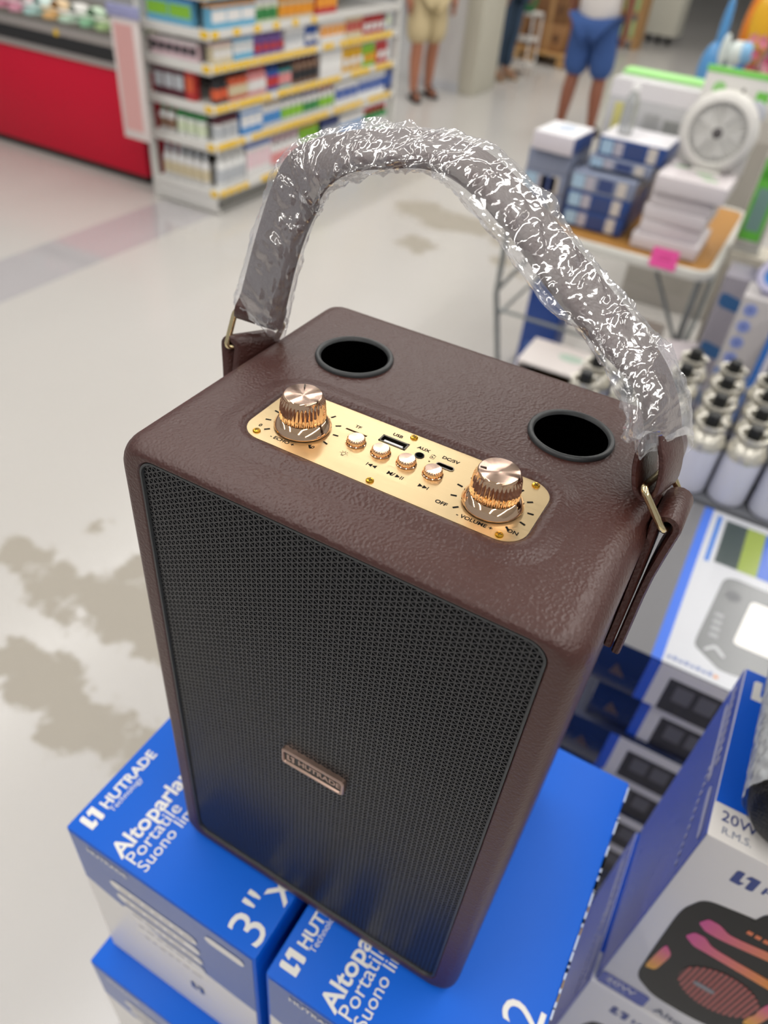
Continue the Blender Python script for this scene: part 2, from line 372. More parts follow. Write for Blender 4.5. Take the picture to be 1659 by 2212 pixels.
bar(-.0213, .0481, -.0203, .0483); bar(-.0212, .0486, -.0204, .0488); bar(-.0214, .0483, -.0212, .0492); bar(-.0204, .0483, -.0202, .0492)
for a in range(0, 181, 45):
    ca, sa = cos(radians(a)), sin(radians(a)); q = [(-.0208 + r * ca - o * sa, .05 + r * sa + o * ca) for r, o in ((.0014, -.0001), (.0021, -.0001), (.0021, .0001), (.0014, .0001))]
    ic.add([(p[0], p[1], HP + .00006) for p in q], [(0, 1, 2, 3)])
ic.build('printed_symbols', ink, plate)

rose = mat('polished_rose_gold', 'F6D0AC', 0.07, 1.0)
spun = mat('spun_rose_gold', 'F8D8C4', 0.22, 1.0, Anisotropic=0.95, Anisotropic_Rotation=0.25)
n, l, b = nodes(spun); tg = n.new('ShaderNodeTangent'); tg.direction_type = 'RADIAL'; tg.axis = 'Z'; l.new(tg.outputs[0], b.inputs['Tangent'])
def knob(name, x, y, mark_a):
    k = MB().lathe([(.0134, .0004), (.0138, .0012), (.0134, .0022), (.0113, .0052), (.0108, .0056)], 96).build(name, rose, plate, 35, loc=(x, y, HP))
    NF = 34; n_ = NF * 6
    MB().lathe([(.0104, .0054, .0001), (.0108, .0060, .0004), (.0106, .0100, .0004), (.0102, .0140, .0004), (.0100, .0150, .0003), (.0098, .0156, 0), (.0094, .0166, 0), (.0094, .0168, 0), (.0092, .0174, 0), (.0088, .0178, 0)], n_, flute=NF).build('fluted_grip', rose, k, 50)
    MB().lathe([(.0088, .0178), (.0087, .0179), (.0004, .0172), (.0, .0172)], 96).build('spun_cap', spun, k, 60)
    ca, sa = cos(mark_a), sin(mark_a)
    MB().add([(r * ca - o * sa, r * sa + o * ca, z) for r, o in ((.0055, -.0003), (.0082, -.0003), (.0082, .0003), (.0055, .0003)) for z in (.0176, .0181)], [(1, 3, 5, 7), (0, 1, 3, 2), (2, 3, 5, 4), (4, 5, 7, 6), (6, 7, 1, 0)]).build('pointer_mark', C('3A2A20', 0.4), k)
    return k
KL, KR = (-.0482, .0572), (.0505, .0574)
tag(knob('echo_knob', *KL, radians(118)), 'fluted rose gold knob above ECHO lettering'); tag(knob('volume_knob', *KR, radians(197)), 'fluted rose gold knob above VOLUME lettering')
tk = MB()
for cx, cy in (KL, KR):
    for i in range(11):
        a = radians(225 - 27 * i); ca, sa = cos(a), sin(a)
        tk.add([(cx + r * ca - o * sa, cy + r * sa + o * ca, HP + .00007) for r, o in ((.0156, -.0005), (.0184, -.0005), (.0184, .0005), (.0156, .0005))], [(0, 1, 2, 3)])
tag(tk.build('dial_marks', ink, plate), kind='stuff')
bt0 = MB().lathe([(.0047, .0001), (.0049, .0004), (.0046, .0007), (.0043, .0003)], 40).build('push_button', rose, plate, 40, loc=(-.0205, .0605, HP))
MB().lathe([(.0042, .0), (.0043, .0008, .0001), (.0043, .0022, .00018), (.0040, .0029, .00012), (.0037, .0032, 0)], 22 * 6, flute=22).build('fluted_grip', rose, bt0, 50)
MB().lathe([(.0037, .0032), (.0002, .0028), (0, .0028)], 48).build('spun_cap', spun, bt0, 60)
for x in (-.0071, .0064, .0199):
    c = copy_tree(bt0, plate); c.location = (x, .0603, HP)
brass = mat('brass', 'D9A93A', 0.25, 1.0)
sc0 = MB().lathe([(.0019, -.0001), (.0019, .0004), (.0016, .0008), (.0006, .0010), (0, .0010)], 24).build('screw', brass, plate, 40, loc=(-.0632, .0411, HP))
x_ = MB(); x_.box((0, 0, .0008), (.0020, .0004, .0006)); x_.box((0, 0, .0008), (.0004, .0020, .0006)); x_.build('cross_recess', C('5A4310', 0.5), sc0)
for i, (x, y) in enumerate(((-.0008, .0396), (0, .0802), (.0622, .0800), (.0612, .0396), (-.0628, .0796))):
    c = copy_tree(sc0, plate); c.location = (x, y, HP); c.rotation_euler = (0, 0, i * 0.4 + .3)

# side tabs, rings, handle
goldring = mat('polished_gold', 'F2DFAE', 0.14, 1.0); add_bump(goldring, 'ShaderNodeTexNoise', 0.25, 0.0006, Scale=240.0, Detail=2.0)
def ring4(P, r, parent, name='buckle_ring'):
    path = []; k = 5; m = len(P)
    for i in range(m):
        p, q, s = Vector(P[i - 1]), Vector(P[i]), Vector(P[(i + 1) % m])
        a = q + (p - q).normalized() * .004; c = q + (s - q).normalized() * .004
        for j in range(k + 1):
            t = j / k; path.append(a * (1 - t) ** 2 + q * 2 * t * (1 - t) + c * t * t)
    return MB().tube(path, r, 10, True).build(name, goldring, parent, 60)
def strip(rows, th, parent, name, m=leather):
    """rows: list of (p_edge_a, p_edge_b, normal)"""
    rs = []
    for a, c, nn in rows:
        a, c, nn = Vector(a), Vector(c), Vector(nn).normalized() * th / 2; e = (c - a).normalized() * th * .35
        rs.append([tuple(q) for q in (a + nn * .6, a + e + nn, c - e + nn, c + nn * .6, c - nn * .6, c - e - nn, a + e - nn, a - nn * .6)])
    return MB().rings(rs, True, True, True).build(name, m, parent, 50)
# right side: folded tab, leaning a little backwards
def tabside(sx, base_y, top_a, top_c, zb, name):
    """two layers from the cabinet side up round the ring bar a-c"""
    a, c = Vector(top_a), Vector(top_c); wv = (c - a)
    tb = thing_part(name)
    rows = []
    xi, xo = sx * (B + .0024), sx * (B + .0070)
    hw = wv.length / 2
    def at(xp, z, t):   # width line between base (t=0) and bar (t=1)
        w0 = Vector((0, 1, 0)); wd = w0.lerp(wv.normalized(), t).normalized() * hw
        cy = base_y + ((a.y + c.y) / 2 - base_y) * t
        return Vector((xp, cy, z)), wd
    bar_c = (a + c) / 2; R = .0046
    pts = [(xi, zb, 0)]
    steps = 6
    for i in range(1, steps + 1):
        t = i / steps; pts.append((xi + (bar_c.x - sx * R - xi) * t ** 2, zb + (bar_c.z - zb) * t, t))
    for i in range(1, 9):
        an = pi - pi * i / 8; pts.append((bar_c.x + sx * R * cos(an), bar_c.z + R * sin(an) * 1.1, 1))
    for i in range(steps - 1, -1, -1):
        t = i / steps; pts.append((xo + (bar_c.x + sx * R - xo) * max(0, (t - .55) / .45) ** 1.5, zb - .002 + (bar_c.z - zb) * t, t))
    for i, (xp, z, t) in enumerate(pts):
        p0 = pts[max(i - 1, 0)]; p1 = pts[min(i + 1, len(pts) - 1)]
        nn = Vector((-(p1[1] - p0[1]), 0, p1[0] - p0[0]))
        q, wd = at(xp, z, t)
        tiltz = wv.normalized().z * hw * t
        wd = Vector((wd.x, wd.y, tiltz if t else 0))
        rows.append((q - wd, q + wd, nn))
    return strip(rows, .0042, sp, name)
def thing_part(n): return None
rb_a, rb_c = Vector((.1198, .089, .3695)), Vector((.1203, .1225, .3640))
rt_a, rt_c = Vector((.1050, .0905, .3865)), Vector((.1102, .1235, .3765))
tr = tabside(1, .0935, rb_a, rb_c, .300, 'handle_tab'); tag(tr, 'folded brown leather tab on the right side')
MB().lathe([(.0055, 0), (.0055, .0012), (.0035, .0026), (0, .0030)], 24, M=frame_m((B + .0090, .0935, .312), -Y, Z)).build('rivet', goldring, tr, 50)
rg = ring4([rb_a - Vector((0, .003, 0)), rb_c + Vector((0, .003, 0)), rt_c + Vector((0, .003, 0)), rt_a - Vector((0, .003, 0))], .0017, sp)
lb_a, lb_c = Vector((-.1300, .1050, .3660)), Vector((-.1140, .1235, .3675))
lt_a, lt_c = Vector((-.1285, .1130, .3860)), Vector((-.1030, .1160, .3850))
tl = tabside(-1, .0935, lb_a, lb_c, .300, 'handle_tab'); tag(tl, 'folded brown leather tab on the left side')
ex = lambda a, c, d: (a - (c - a).normalized() * d, c + (c - a).normalized() * d)
la, lc = ex(lb_a, lb_c, .002); ta, tcc = ex(lt_a, lt_c, .002)
ring4([la, lc, tcc, ta], .0017, sp)
# handle strap: centre line and twist (angle of its width direction)
HS = [((-.1155, .1145, .383), -82, -4), ((-.1135, .1145, .393), -78, -6), ((-.107, .120, .426), -75, -14), ((-.100, .125, .450), -76, -12), ((-.0915, .127, .4635), -66, 0), ((-.073, .130, .475), -42, 3), ((-.051, .131, .481), -36, 3), ((-.029, .132, .484), -27, 3),
      ((-.009, .131, .481), -15, 6), ((.016, .129, .468), -9, 7), ((.043, .125, .450), 0, 6), ((.067, .122, .435), 3, 3), ((.089, .119, .421), 6, -6), ((.101, .116, .404), 13, -14), ((.1065, .1095, .390), 14, -15)]
cen = catmull([h[0] for h in HS], 10); ang = catmull([(h[1], h[2], 0) for h in HS], 10)
def wdir(a): th, ph = radians(a.x), radians(a.y); return Vector((sin(th) * cos(ph), cos(th) * cos(ph), sin(ph)))
rows = []
for i, (p, a) in enumerate(zip(cen, ang)):
    t = (cen[min(i + 1, len(cen) - 1)] - cen[max(i - 1, 0)]).normalized(); w_ = wdir(a); w_ = (w_ - t * w_.dot(t)).normalized(); nn = w_.cross(t).normalized()
    rows.append((p, w_, nn, t))
hrs = []
for i, (p, w_, nn, t) in enumerate(rows[7:-5]):
    hw, ht = .0165, .0042
    hrs.append([tuple(p + w_ * hw * (abs(cos(q)) ** .45) * (1 if cos(q) > 0 else -1) + nn * ht * (abs(sin(q)) ** .8) * (1 if sin(q) > 0 else -1)) for q in [2 * pi * j / 20 for j in range(20)]])
hd = MB().rings(hrs, True, True, True).build('handle_strap', leather, sp, 60); tag(hd, 'brown leather carrying handle')
# end loops of the handle round the rings
def endloop(bar_a, bar_c, join, name, hw=.0160):
    bc = (bar_a + bar_c) / 2; wv = (bar_c - bar_a).normalized() * hw; up = (Vector(join) - bc); L = up.length; up.normalize()
    sd = wv.normalized().cross(up).normalized(); pts = []
    for s_, u_ in ((.0022, 1.0), (.0030, .75), (.0052, .45), (.0056, .15), (.0046, -.12), (.0022, -.26), (0, -.29), (-.0022, -.26), (-.0046, -.12), (-.0056, .15), (-.0052, .45), (-.0030, .75), (-.0022, 1.0)):
        pts.append(bc + sd * s_ + up * (u_ * L))
    pts = catmull(pts, 3); rws = []
    for i, q in enumerate(pts):
        tg_ = pts[min(i + 1, len(pts) - 1)] - pts[max(i - 1, 0)]; rws.append((q - wv, q + wv, tg_.cross(wv)))
    return strip(rws, .0026, sp, name)
endloop(rt_a, rt_c, (.1015, .114, .405), 'handle_loop'); endloop(lt_a, lt_c, (-.1135, .1155, .396), 'handle_loop', .0125)

# crinkled clear plastic sleeve over the handle
def sleeve():
    P = rows[3:-4]; m = len(P); N = 88; SUB = 3
    fine = []
    for i in range(m - 1):
        for j in range(SUB):
            t = j / SUB; fine.append([P[i][k].lerp(P[i + 1][k], t) for k in range(4)])
    fine.append(list(P[-1])); M_ = len(fine); rs = []
    def prof(u, pts):
        for (a, x), (c, y) in zip(pts, pts[1:]):
            if u <= c:
                t = (u - a) / (c - a); t = t * t * (3 - 2 * t); return x + (y - x) * t
        return pts[-1][1]
    front = [(0, .0020), (.10, .0030), (.22, .0022), (.34, .0050), (.44, .0045), (.52, .0020), (.57, .0095), (.66, .0120), (.74, .0110), (.79, .0030), (.85, .0100), (.93, .0210), (1, .0120)]   # toward the photographer
    back = [(0, .0030), (.12, .0035), (.25, .0030), (.36, .0045), (.45, .0050), (.50, .0100), (.56, .0075), (.66, .0055), (.76, .0070), (.81, .0085), (.90, .0110), (1, .0220)]
    for i, (p, w_, nn, t) in enumerate(fine):
        u = i / (M_ - 1); fr, bk_ = prof(u, front), prof(u, back); ring = []
        thick = .0070 + .0016 * sin(u * 23) + .0012 * noise.noise((u * 14, 3, 1))
        for j in range(N):
            q = 2 * pi * j / N; c_, s_ = cos(q), sin(q)
            ext = .0168 + (bk_ if c_ > 0 else fr)
            x_ = ext * (abs(c_) ** .8) * (1 if c_ > 0 else -1)
            # the film pinches together beyond the strap
            over = max(0, abs(x_) - .0155) / max(.001, ext - .0155)
            y_ = thick * (abs(s_) ** .75) * (1 if s_ > 0 else -1) * (1 - .55 * over)
            pos = p + w_ * x_ + nn * y_
            k1 = Vector((u * 21, q * 1.35, 0)); k2 = Vector((u * 52, q * 3.0, 5)); k3 = Vector((u * 120, q * 7, 9))
            d1 = noise.voronoi(k1)[0]; d2 = noise.voronoi(k2)[0]
            dsp = .0042 * (min(d1[1] - d1[0], .7) - .22) + .0020 * (min(d2[1] - d2[0], .6) - .22) + .0004 * noise.noise(k3)
            dsp = max(dsp, -.0007)
            wob = .0016 * noise.noise(Vector((u * 40, 9 if c_ > 0 else 2, 0))) * over
            pos = pos + (w_ * (x_ / .02) * .35 + nn * (s_)).normalized() * dsp * (1 if abs(s_) > .15 else .5) + w_ * wob
            pos += t * (.004 * noise.noise(Vector((u * 30, q * 1.2, 4)))) * (1 if .02 < u < .98 else .4)
            if u < .02 or u > .985: pos += t * (.0045 * sin(q * 2 + 1) + .002 * noise.noise(Vector((q * 3, 1, 1)))) * (1 if u > .5 else -1)
            ring.append(tuple(pos))
        rs.append(ring)
    return MB().rings(rs, True)
plas = bpy.data.materials.new('clear_film_wrap'); plas.use_nodes = True
n = plas.node_tree.nodes; l = plas.node_tree.links; n.remove(n['Principled BSDF'])
tr_ = n.new('ShaderNodeBsdfTransparent'); tr_.inputs[0].default_value = (0.97, 0.97, 0.98, 1)
gl = n.new('ShaderNodeBsdfGlossy'); gl.inputs['Roughness'].default_value = 0.10; gl.inputs[0].default_value = (1, 1, 1, 1)
df = n.new('ShaderNodeBsdfDiffuse'); df.inputs[0].default_value = (.9, .9, .92, 1)
lw = n.new('ShaderNodeLayerWeight'); lw.inputs[0].default_value = 0.42
m1 = n.new('ShaderNodeMixShader'); m1.inputs[0].default_value = 0.12; l.new(tr_.outputs[0], m1.inputs[1]); l.new(df.outputs[0], m1.inputs[2])
mrr = n.new('ShaderNodeMapRange'); l.new(lw.outputs['Fresnel'], mrr.inputs[0]); mrr.inputs[3].default_value = 0.035; mrr.inputs[4].default_value = 0.24
m2 = n.new('ShaderNodeMixShader'); l.new(mrr.outputs[0], m2.inputs[0]); l.new(m1.outputs[0], m2.inputs[1]); l.new(gl.outputs[0], m2.inputs[2])
l.new(m2.outputs[0], n['Material Output'].inputs[0])
tcp = n.new('ShaderNodeTexCoord'); vp = n.new('ShaderNodeTexVoronoi'); vp.feature = 'DISTANCE_TO_EDGE'; vp.inputs['Scale'].default_value = 160; l.new(tcp.outputs['Object'], vp.inputs['Vector'])
bpp = n.new('ShaderNodeBump'); bpp.inputs['Strength'].default_value = 0.36; bpp.inputs['Distance'].default_value = 0.0012; l.new(vp.outputs['Distance'], bpp.inputs['Height']); l.new(bpp.outputs[0], gl.inputs['Normal'])
sl = sleeve().build('plastic_sleeve', plas, sp, 25); tag(sl, 'crinkled clear plastic wrapped round the handle')
# ------------------------------------------------------------------ blue cartons the speaker stands on
cblue = mat('carton_blue', '0660D2', 0.42, 0.0, Specular_IOR_Level=0.22)
cveiled = mat('carton_slate_blue', '4A64A8', 0.3)  # carton blue greyed: the veil of reflected light is put into the colour
kraft = C('A58A5E', 0.8); cwhite = mat('carton_white', 'E6E2DE', 0.32)
def carton_body(x0, y0, x1, y1, z0, z1, m, parent, bev=0.002, name='box_body'):
    return MB().bbox((x0, y0, z0), (x1, y1, z1)).build(name, m, parent, 40, bev)
def blue_carton(x0, y0, z0, label, top=True, front=True, w_=.180, d_=.278, h_=.234, group=None):
    t = thing('speaker_carton', label, 'carton', (x0, y0, z0), 0, group)
    b = carton_body(0, 0, w_, d_, 0, h_, cblue, t)
    if front:
        F = frame_m((0, -.0001, 0), X, Z)          # front face prints, x right, z up
        decal('front_panel', rect(.003, .002, w_ - .003, h_ - .004), cveiled, F, t, .0003)
        F = frame_m((0, -.00045, 0), X, Z)
        pts = [(.003, .002), (w_ - .003, .002), (w_ - .003, h_ - .118)] + [(w_ * (1 - k / 8) + .003 * (k / 4 - 1), h_ - .118 + .036 * (k / 8) ** 1.6) for k in range(1, 9)]
        decal('white_panel', pts, cwhite, F, t, .0003)
        F = frame_m((0, -.0008, 0), X, Z)
        for k in range(5):
            decal('feature_strip', pill(.036 + .0035 * k, h_ - .058 - .0195 * k, .124 + .001 * k, h_ - .045 - .0195 * k), cwhite, F, t, .0003)
            p = MB(); zc = h_ - .0515 - .0195 * k; random.seed(k)
            x = .046 + .0035 * k
            while x < .112:
                q = random.uniform(.004, .011); p.add([(x, zc - .0016, .0004), (x + q, zc - .0016, .0004), (x + q, zc + .0016, .0004), (x, zc + .0016, .0004)], [(0, 1, 2, 3)], F); x += q + .003
            p.build('small_print', C('B9B4B4', 0.5), t)
        decal('feature_strip', pill(.134, h_ - .030, .170, h_ - .019), cwhite, F, t, .0003)
        logo('maker_mark', .015, C('37508C', 0.4), frame_m((.106, -.0012, h_ - .176), X, Z), t)
        text('maker_name', 'HUTRADE', .009, cwhite, frame_m((.020, -.0012, h_ - .016), X, Z), t, .02)
    if top:
        h = h_ + .0003; T = lambda x, y: frame_m((x, y, h), Y, -X)     # lettering runs away from the viewer
        logo('maker_mark', .0145, WHITE, T(.0195, .0085), t)
        text('maker_name', 'HUTRADE', .0125, WHITE, T(.0165, .026), t, .025)
        text('maker_name', 'Technology', .0070, WHITE, T(.0222, .027), t, .0)
        text('product_lettering', 'Altoparlante', .0190, WHITE, T(.0540, .0040), t, .022)
        text('product_lettering', 'Portatile', .0155, WHITE, T(.0655, .0045), t, .0)
        text('product_lettering', 'Suono limpido', .0140, WHITE, T(.0760, .0050), t, .0)
        text('product_lettering', '3"x2', .0400, WHITE, T(.1770, .0040), t, .0)
    return t
G5 = 'blue speaker cartons stacked below the top layer'
blue_carton(-.192, -.047, S0 - .234, 'blue speaker carton with white lettering at upper left under brown speaker')
b2 = blue_carton(-.0015, -.050, S0 - .234, 'blue speaker carton with worn white edge under right half of brown speaker', front=True)
wr = MB(); random.seed(3)
for k in range(26):                                                       # scuffed, whitened right edge of that carton
    y = random.uniform(.02, .27); L = random.uniform(.003, .012); wr.box((.1802, y, .2338), (.0012, L, .0014))
tag(wr.build('scuffed_edge', C('C9D6EE', 0.7), b2), kind='stuff')
for k in range(3): MB().box((.1806, .03 + k * .06, .2318), (.0009, .028, .0026)).build('torn_board', kraft, b2)
blue_carton(-.199, -.070, S0 - .4690, 'blue carton sticking out at lower left beneath the lettered carton', top=False)
blue_carton(-.008, -.052, S0 - .4690, 'blue carton under the one with the worn edge', top=False)
for lv in (2, 3, 4):
    for xx in (-.195, -.006): blue_carton(xx, -.052, S0 - .234 * (lv + 1) - .001 * lv + (.0005 if lv < 4 else .004), 'blue speaker carton in the %s layer down, %s column of the stack' % (('third', 'fourth', 'fifth')[lv - 2], 'left' if xx < -.1 else 'right'), False, False, group=G5, h_=.2335 if lv < 4 else .2300)

# ------------------------------------------------------------------ boombox cartons, right foreground
def grad_mat(name, c0, c1, axis, a, b_):
    m = mat(name, c0, 0.4); n, l, bs = nodes(m); tc = n.new('ShaderNodeTexCoord'); sx = n.new('ShaderNodeSeparateXYZ'); l.new(tc.outputs['Object'], sx.inputs[0])
    mr = n.new('ShaderNodeMapRange'); l.new(sx.outputs[axis], mr.inputs[0]); mr.inputs[1].default_value = a; mr.inputs[2].default_value = b_
    mx = n.new('ShaderNodeMixRGB'); l.new(mr.outputs[0], mx.inputs[0]); mx.inputs[1].default_value = lin(c0); mx.inputs[2].default_value = lin(c1); l.new(mx.outputs[0], bs.inputs['Base Color']); return m
navy = C('2A3F86', 0.4); printblk = mat('print_black', '0A0B0D', 0.4, 0.0, Specular_IOR_Level=0.3)
def bezel(pts, k=6, r=.3):
    out = []; m = len(pts)
    for i in range(m):
        p, q, s = Vector(pts[i - 1]), Vector(pts[i]), Vector(pts[(i + 1) % m]); a = q.lerp(p, r); c = q.lerp(s, r)
        for j in range(k + 1): t = j / k; v = a * (1 - t) ** 2 + q * 2 * t * (1 - t) + c * t * t; out.append((v.x, v.y))
    return out
def boombox_carton(x0, y0, z0, label, h_=.296, w_=.36, d_=.172, detail=True, group=None):
    t = thing('boombox_carton', label, 'carton', (x0, y0, z0), 0, group)
    carton_body(0, 0, w_, d_, 0, h_, cwhite, t)
    tb = mat('boombox_blue', '0A5CD4', 0.42, 0.0, Specular_IOR_Level=0.25)
    decal('top_panel', rect(.001, .030, w_ - .001, d_ - .001), tb, frame_m((0, 0, h_ - .0002), X, Y), t, .0005)
    decal('side_panel', rect(.001, .001, d_ - .001, h_ - .001), mat('boombox_side', '1E4CC0', 0.30), frame_m((.0002, d_, 0), -Y, Z), t, .0005)
    if not detail: return t
    SM = frame_m((-.0006, d_, 0), -Y, Z); lil = C('B9BBD6', 0.4)
    decal('spec_strip', pill(.020, h_ - .034, .105, h_ - .026), lil, SM, t, .0003)
    decal('spec_strip', pill(.118, h_ - .024, .165, h_ - .015), lil, SM, t, .0003)
    for k in range(9): decal('spec_dash', bezel([(.012 + k * .0098, h_ - .022), (.019 + k * .0098, h_ - .020), (.017 + k * .0098, h_ - .012), (.010 + k * .0098, h_ - .014)], 3), lil, SM, t, .0003)
    for k in range(12): decal('spec_dash', bezel([(.085 + k * .0066, h_ - .040 - k * .0030), (.089 + k * .0066, h_ - .040 - k * .003), (.089 + k * .0066, h_ - .034 - k * .003), (.085 + k * .0066, h_ - .034 - k * .003)], 3), lil, SM, t, .0003)
    TM = frame_m((0, 0, h_ + .0004), X, Y)
    text('power_lettering', '20W', .0125, navy, frame_m((.0065, .0165, h_ + .0004), X, Y), t, .0)
    text('power_lettering', 'R.M.S.', .0085, C('8C93A8', 0.4), frame_m((.0085, .0062, h_ + .0004), X, Y), t, .0)
    logo('maker_mark', .022, WHITE, frame_m((.009, .140, h_ + .0004), X, Y), t)
    F = lambda e: frame_m((0, -e, 0), X, Z)
    logo('maker_mark', .017, navy, frame_m((.030, -.0004, h_ - .038), X, Z), t); text('maker_name', 'HUTRADE', .013, navy, frame_m((.050, -.0004, h_ - .034), X, Z), t, .02)
    decal('power_label', bezel([(.001, .001), (.046, .001), (.046, .026), (.001, .026)], 4, .12), mat('label_blue', '2340A0', 0.3), F(.0002), t, .0003)
    text('power_lettering', '20W', .014, cwhite, frame_m((.006, -.0007, .0125), X, Z), t, .0); text('power_lettering', 'R.M.S.', .0075, C('9AA6D0', 0.4), frame_m((.010, -.0007, .0040), X, Z), t, .0)
    text('product_lettering', 'Altoparlante', .015, C('3A4666', 0.4), frame_m((.054, -.0004, .006), X, Z), t, .012)
    # picture of the boombox
    decal('boombox_picture', bezel([(.024, .052), (.045, .034), (.080, .034), (.135, .050), (.152, .085), (.152, .205), (.115, .236), (.058, .228), (.026, .220), (.018, .190), (.021, .110)], 6, .3), printblk, F(.0002), t, .0003)
    decal('boombox_handle_picture', bezel([(.058, .215), (.064, .247), (.120, .252), (.128, .215)], 5, .3), printblk, F(.00035), t, .0003)
    pk = grad_mat('glow_strip', 'CC3F92', 'E2892C', 'X', .030, .100); po = grad_mat('glow_lamp', 'E3A22E', 'D0408C', 'Z', .080, .130)
    decal('glow_strip', bezel([(.0325, .158), (.036, .170), (.044, .171), (.053, .162), (.118, .160), (.118, .147), (.052, .150), (.042, .150)], 4, .25), pk, F(.0006), t, .0002)
    decal('glow_strip', bezel([(.0335, .186), (.037, .198), (.046, .198), (.056, .191), (.110, .203), (.110, .190), (.054, .179), (.041, .179)], 4, .25), pk, F(.0006), t, .0002)
    for xx in (.024, .108): decal('glow_lamp', bezel([(xx, .076), (xx + .009, .080), (xx + .011, .118), (xx + .002, .131)], 4, .25), po, F(.0006), t, .0002)
    decal('cone_picture', disc(.079, .102, .031, 36, .034), C('4A2224', 0.4), F(.0006), t, .0002)
    for k in range(15):
        x = .0515 + k * .0039; hh = .034 * math.sqrt(max(0.02, 1 - ((x - .079) / .031) ** 2)); decal('cone_rib', rect(x - .0010, .102 - hh, x + .0010, .102 + hh), C('A8504C', 0.4), F(.0009), t, .0002)
    decal('maker_badge', pill(.060, .095, .078, .102), C('777A80', 0.3), F(.0012), t, .0002)
    for k in range(4): decal('screen_segment', rect(.062 + k * .006, .206, .066 + k * .006, .211), C('E0784A', 0.4), F(.0006), t, .0002)
    return t
boombox_carton(.2280, .161, .9540, 'white and blue boombox carton with pink light strips, topmost of right stack')
boombox_carton(.2240, .158, .6570, 'white boombox carton second from the top of right stack')
for k in (0, 1): boombox_carton(.2270, .160, .003 + k * .327, 'white boombox carton %s of the right stack' % ('at the bottom', 'third from the top')[k], h_=.3265, detail=False, group='boombox cartons low in the right stack')

# bubble-wrapped cylinder speaker lying on the boombox carton
cy = thing('cylinder_speaker', 'black mesh cylinder speaker in bubble wrap lying on boombox carton', 'speaker', (.274, .243, 1.2506))
mesh_m = add_bump(mat('black_mesh', '101112', 0.5), 'ShaderNodeTexVoronoi', 0.8, 0.0008, Scale=520.0)
CM = frame_m((0, 0, .0375), X, Z)
MB().lathe([(.001, -.076), (.020, -.076), (.030, -.072), (.0335, -.064), (.034, -.05), (.034, .10)][::1], 40, M=frame_m((0, 0, .0375), Z, X), cap1=True).build('mesh_body', mesh_m, cy, 50)
bw = MB(); rs = []
for i in range(46):
    y = -.062 + .190 * i / 45; rs.append([])
    for j in range(72):
        a = 2 * pi * j / 72; r = .0368 + .0009 * (sin(j * 6 * 2 * pi / 36) * sin(i * 1.9 + (j // 3 % 2))) + .0006 * noise.noise(Vector((i * .4, a * 4, 0))); r = min(r, .0374)
        rs[-1].append((r * sin(a), y, .0375 + r * cos(a)))
bw.rings(rs, True)
bub = bpy.data.materials.new('bubble_wrap'); bub.use_nodes = True; n = bub.node_tree.nodes; l = bub.node_tree.links; b = n['Principled BSDF']
b.inputs['Base Color'].default_value = (.82, .86, .90, 1); b.inputs['Roughness'].default_value = .15
trn = n.new('ShaderNodeBsdfTransparent'); mxs = n.new('ShaderNodeMixShader'); mxs.inputs[0].default_value = .62; l.new(trn.outputs[0], mxs.inputs[1]); l.new(b.outputs[0], mxs.inputs[2]); l.new(mxs.outputs[0], n['Material Output'].inputs[0])
vt = n.new('ShaderNodeTexVoronoi'); vt.inputs['Scale'].default_value = 150; vt.feature = 'SMOOTH_F1'; bp = n.new('ShaderNodeBump'); bp.invert = True; bp.inputs['Distance'].default_value = .003; bp.inputs['Strength'].default_value = 1
tc = n.new('ShaderNodeTexCoord'); l.new(tc.outputs['Object'], vt.inputs['Vector']); l.new(vt.outputs['Distance'], bp.inputs['Height']); l.new(bp.outputs[0], b.inputs['Normal'])
bw.build('bubble_wrap', bub, cy, 60)

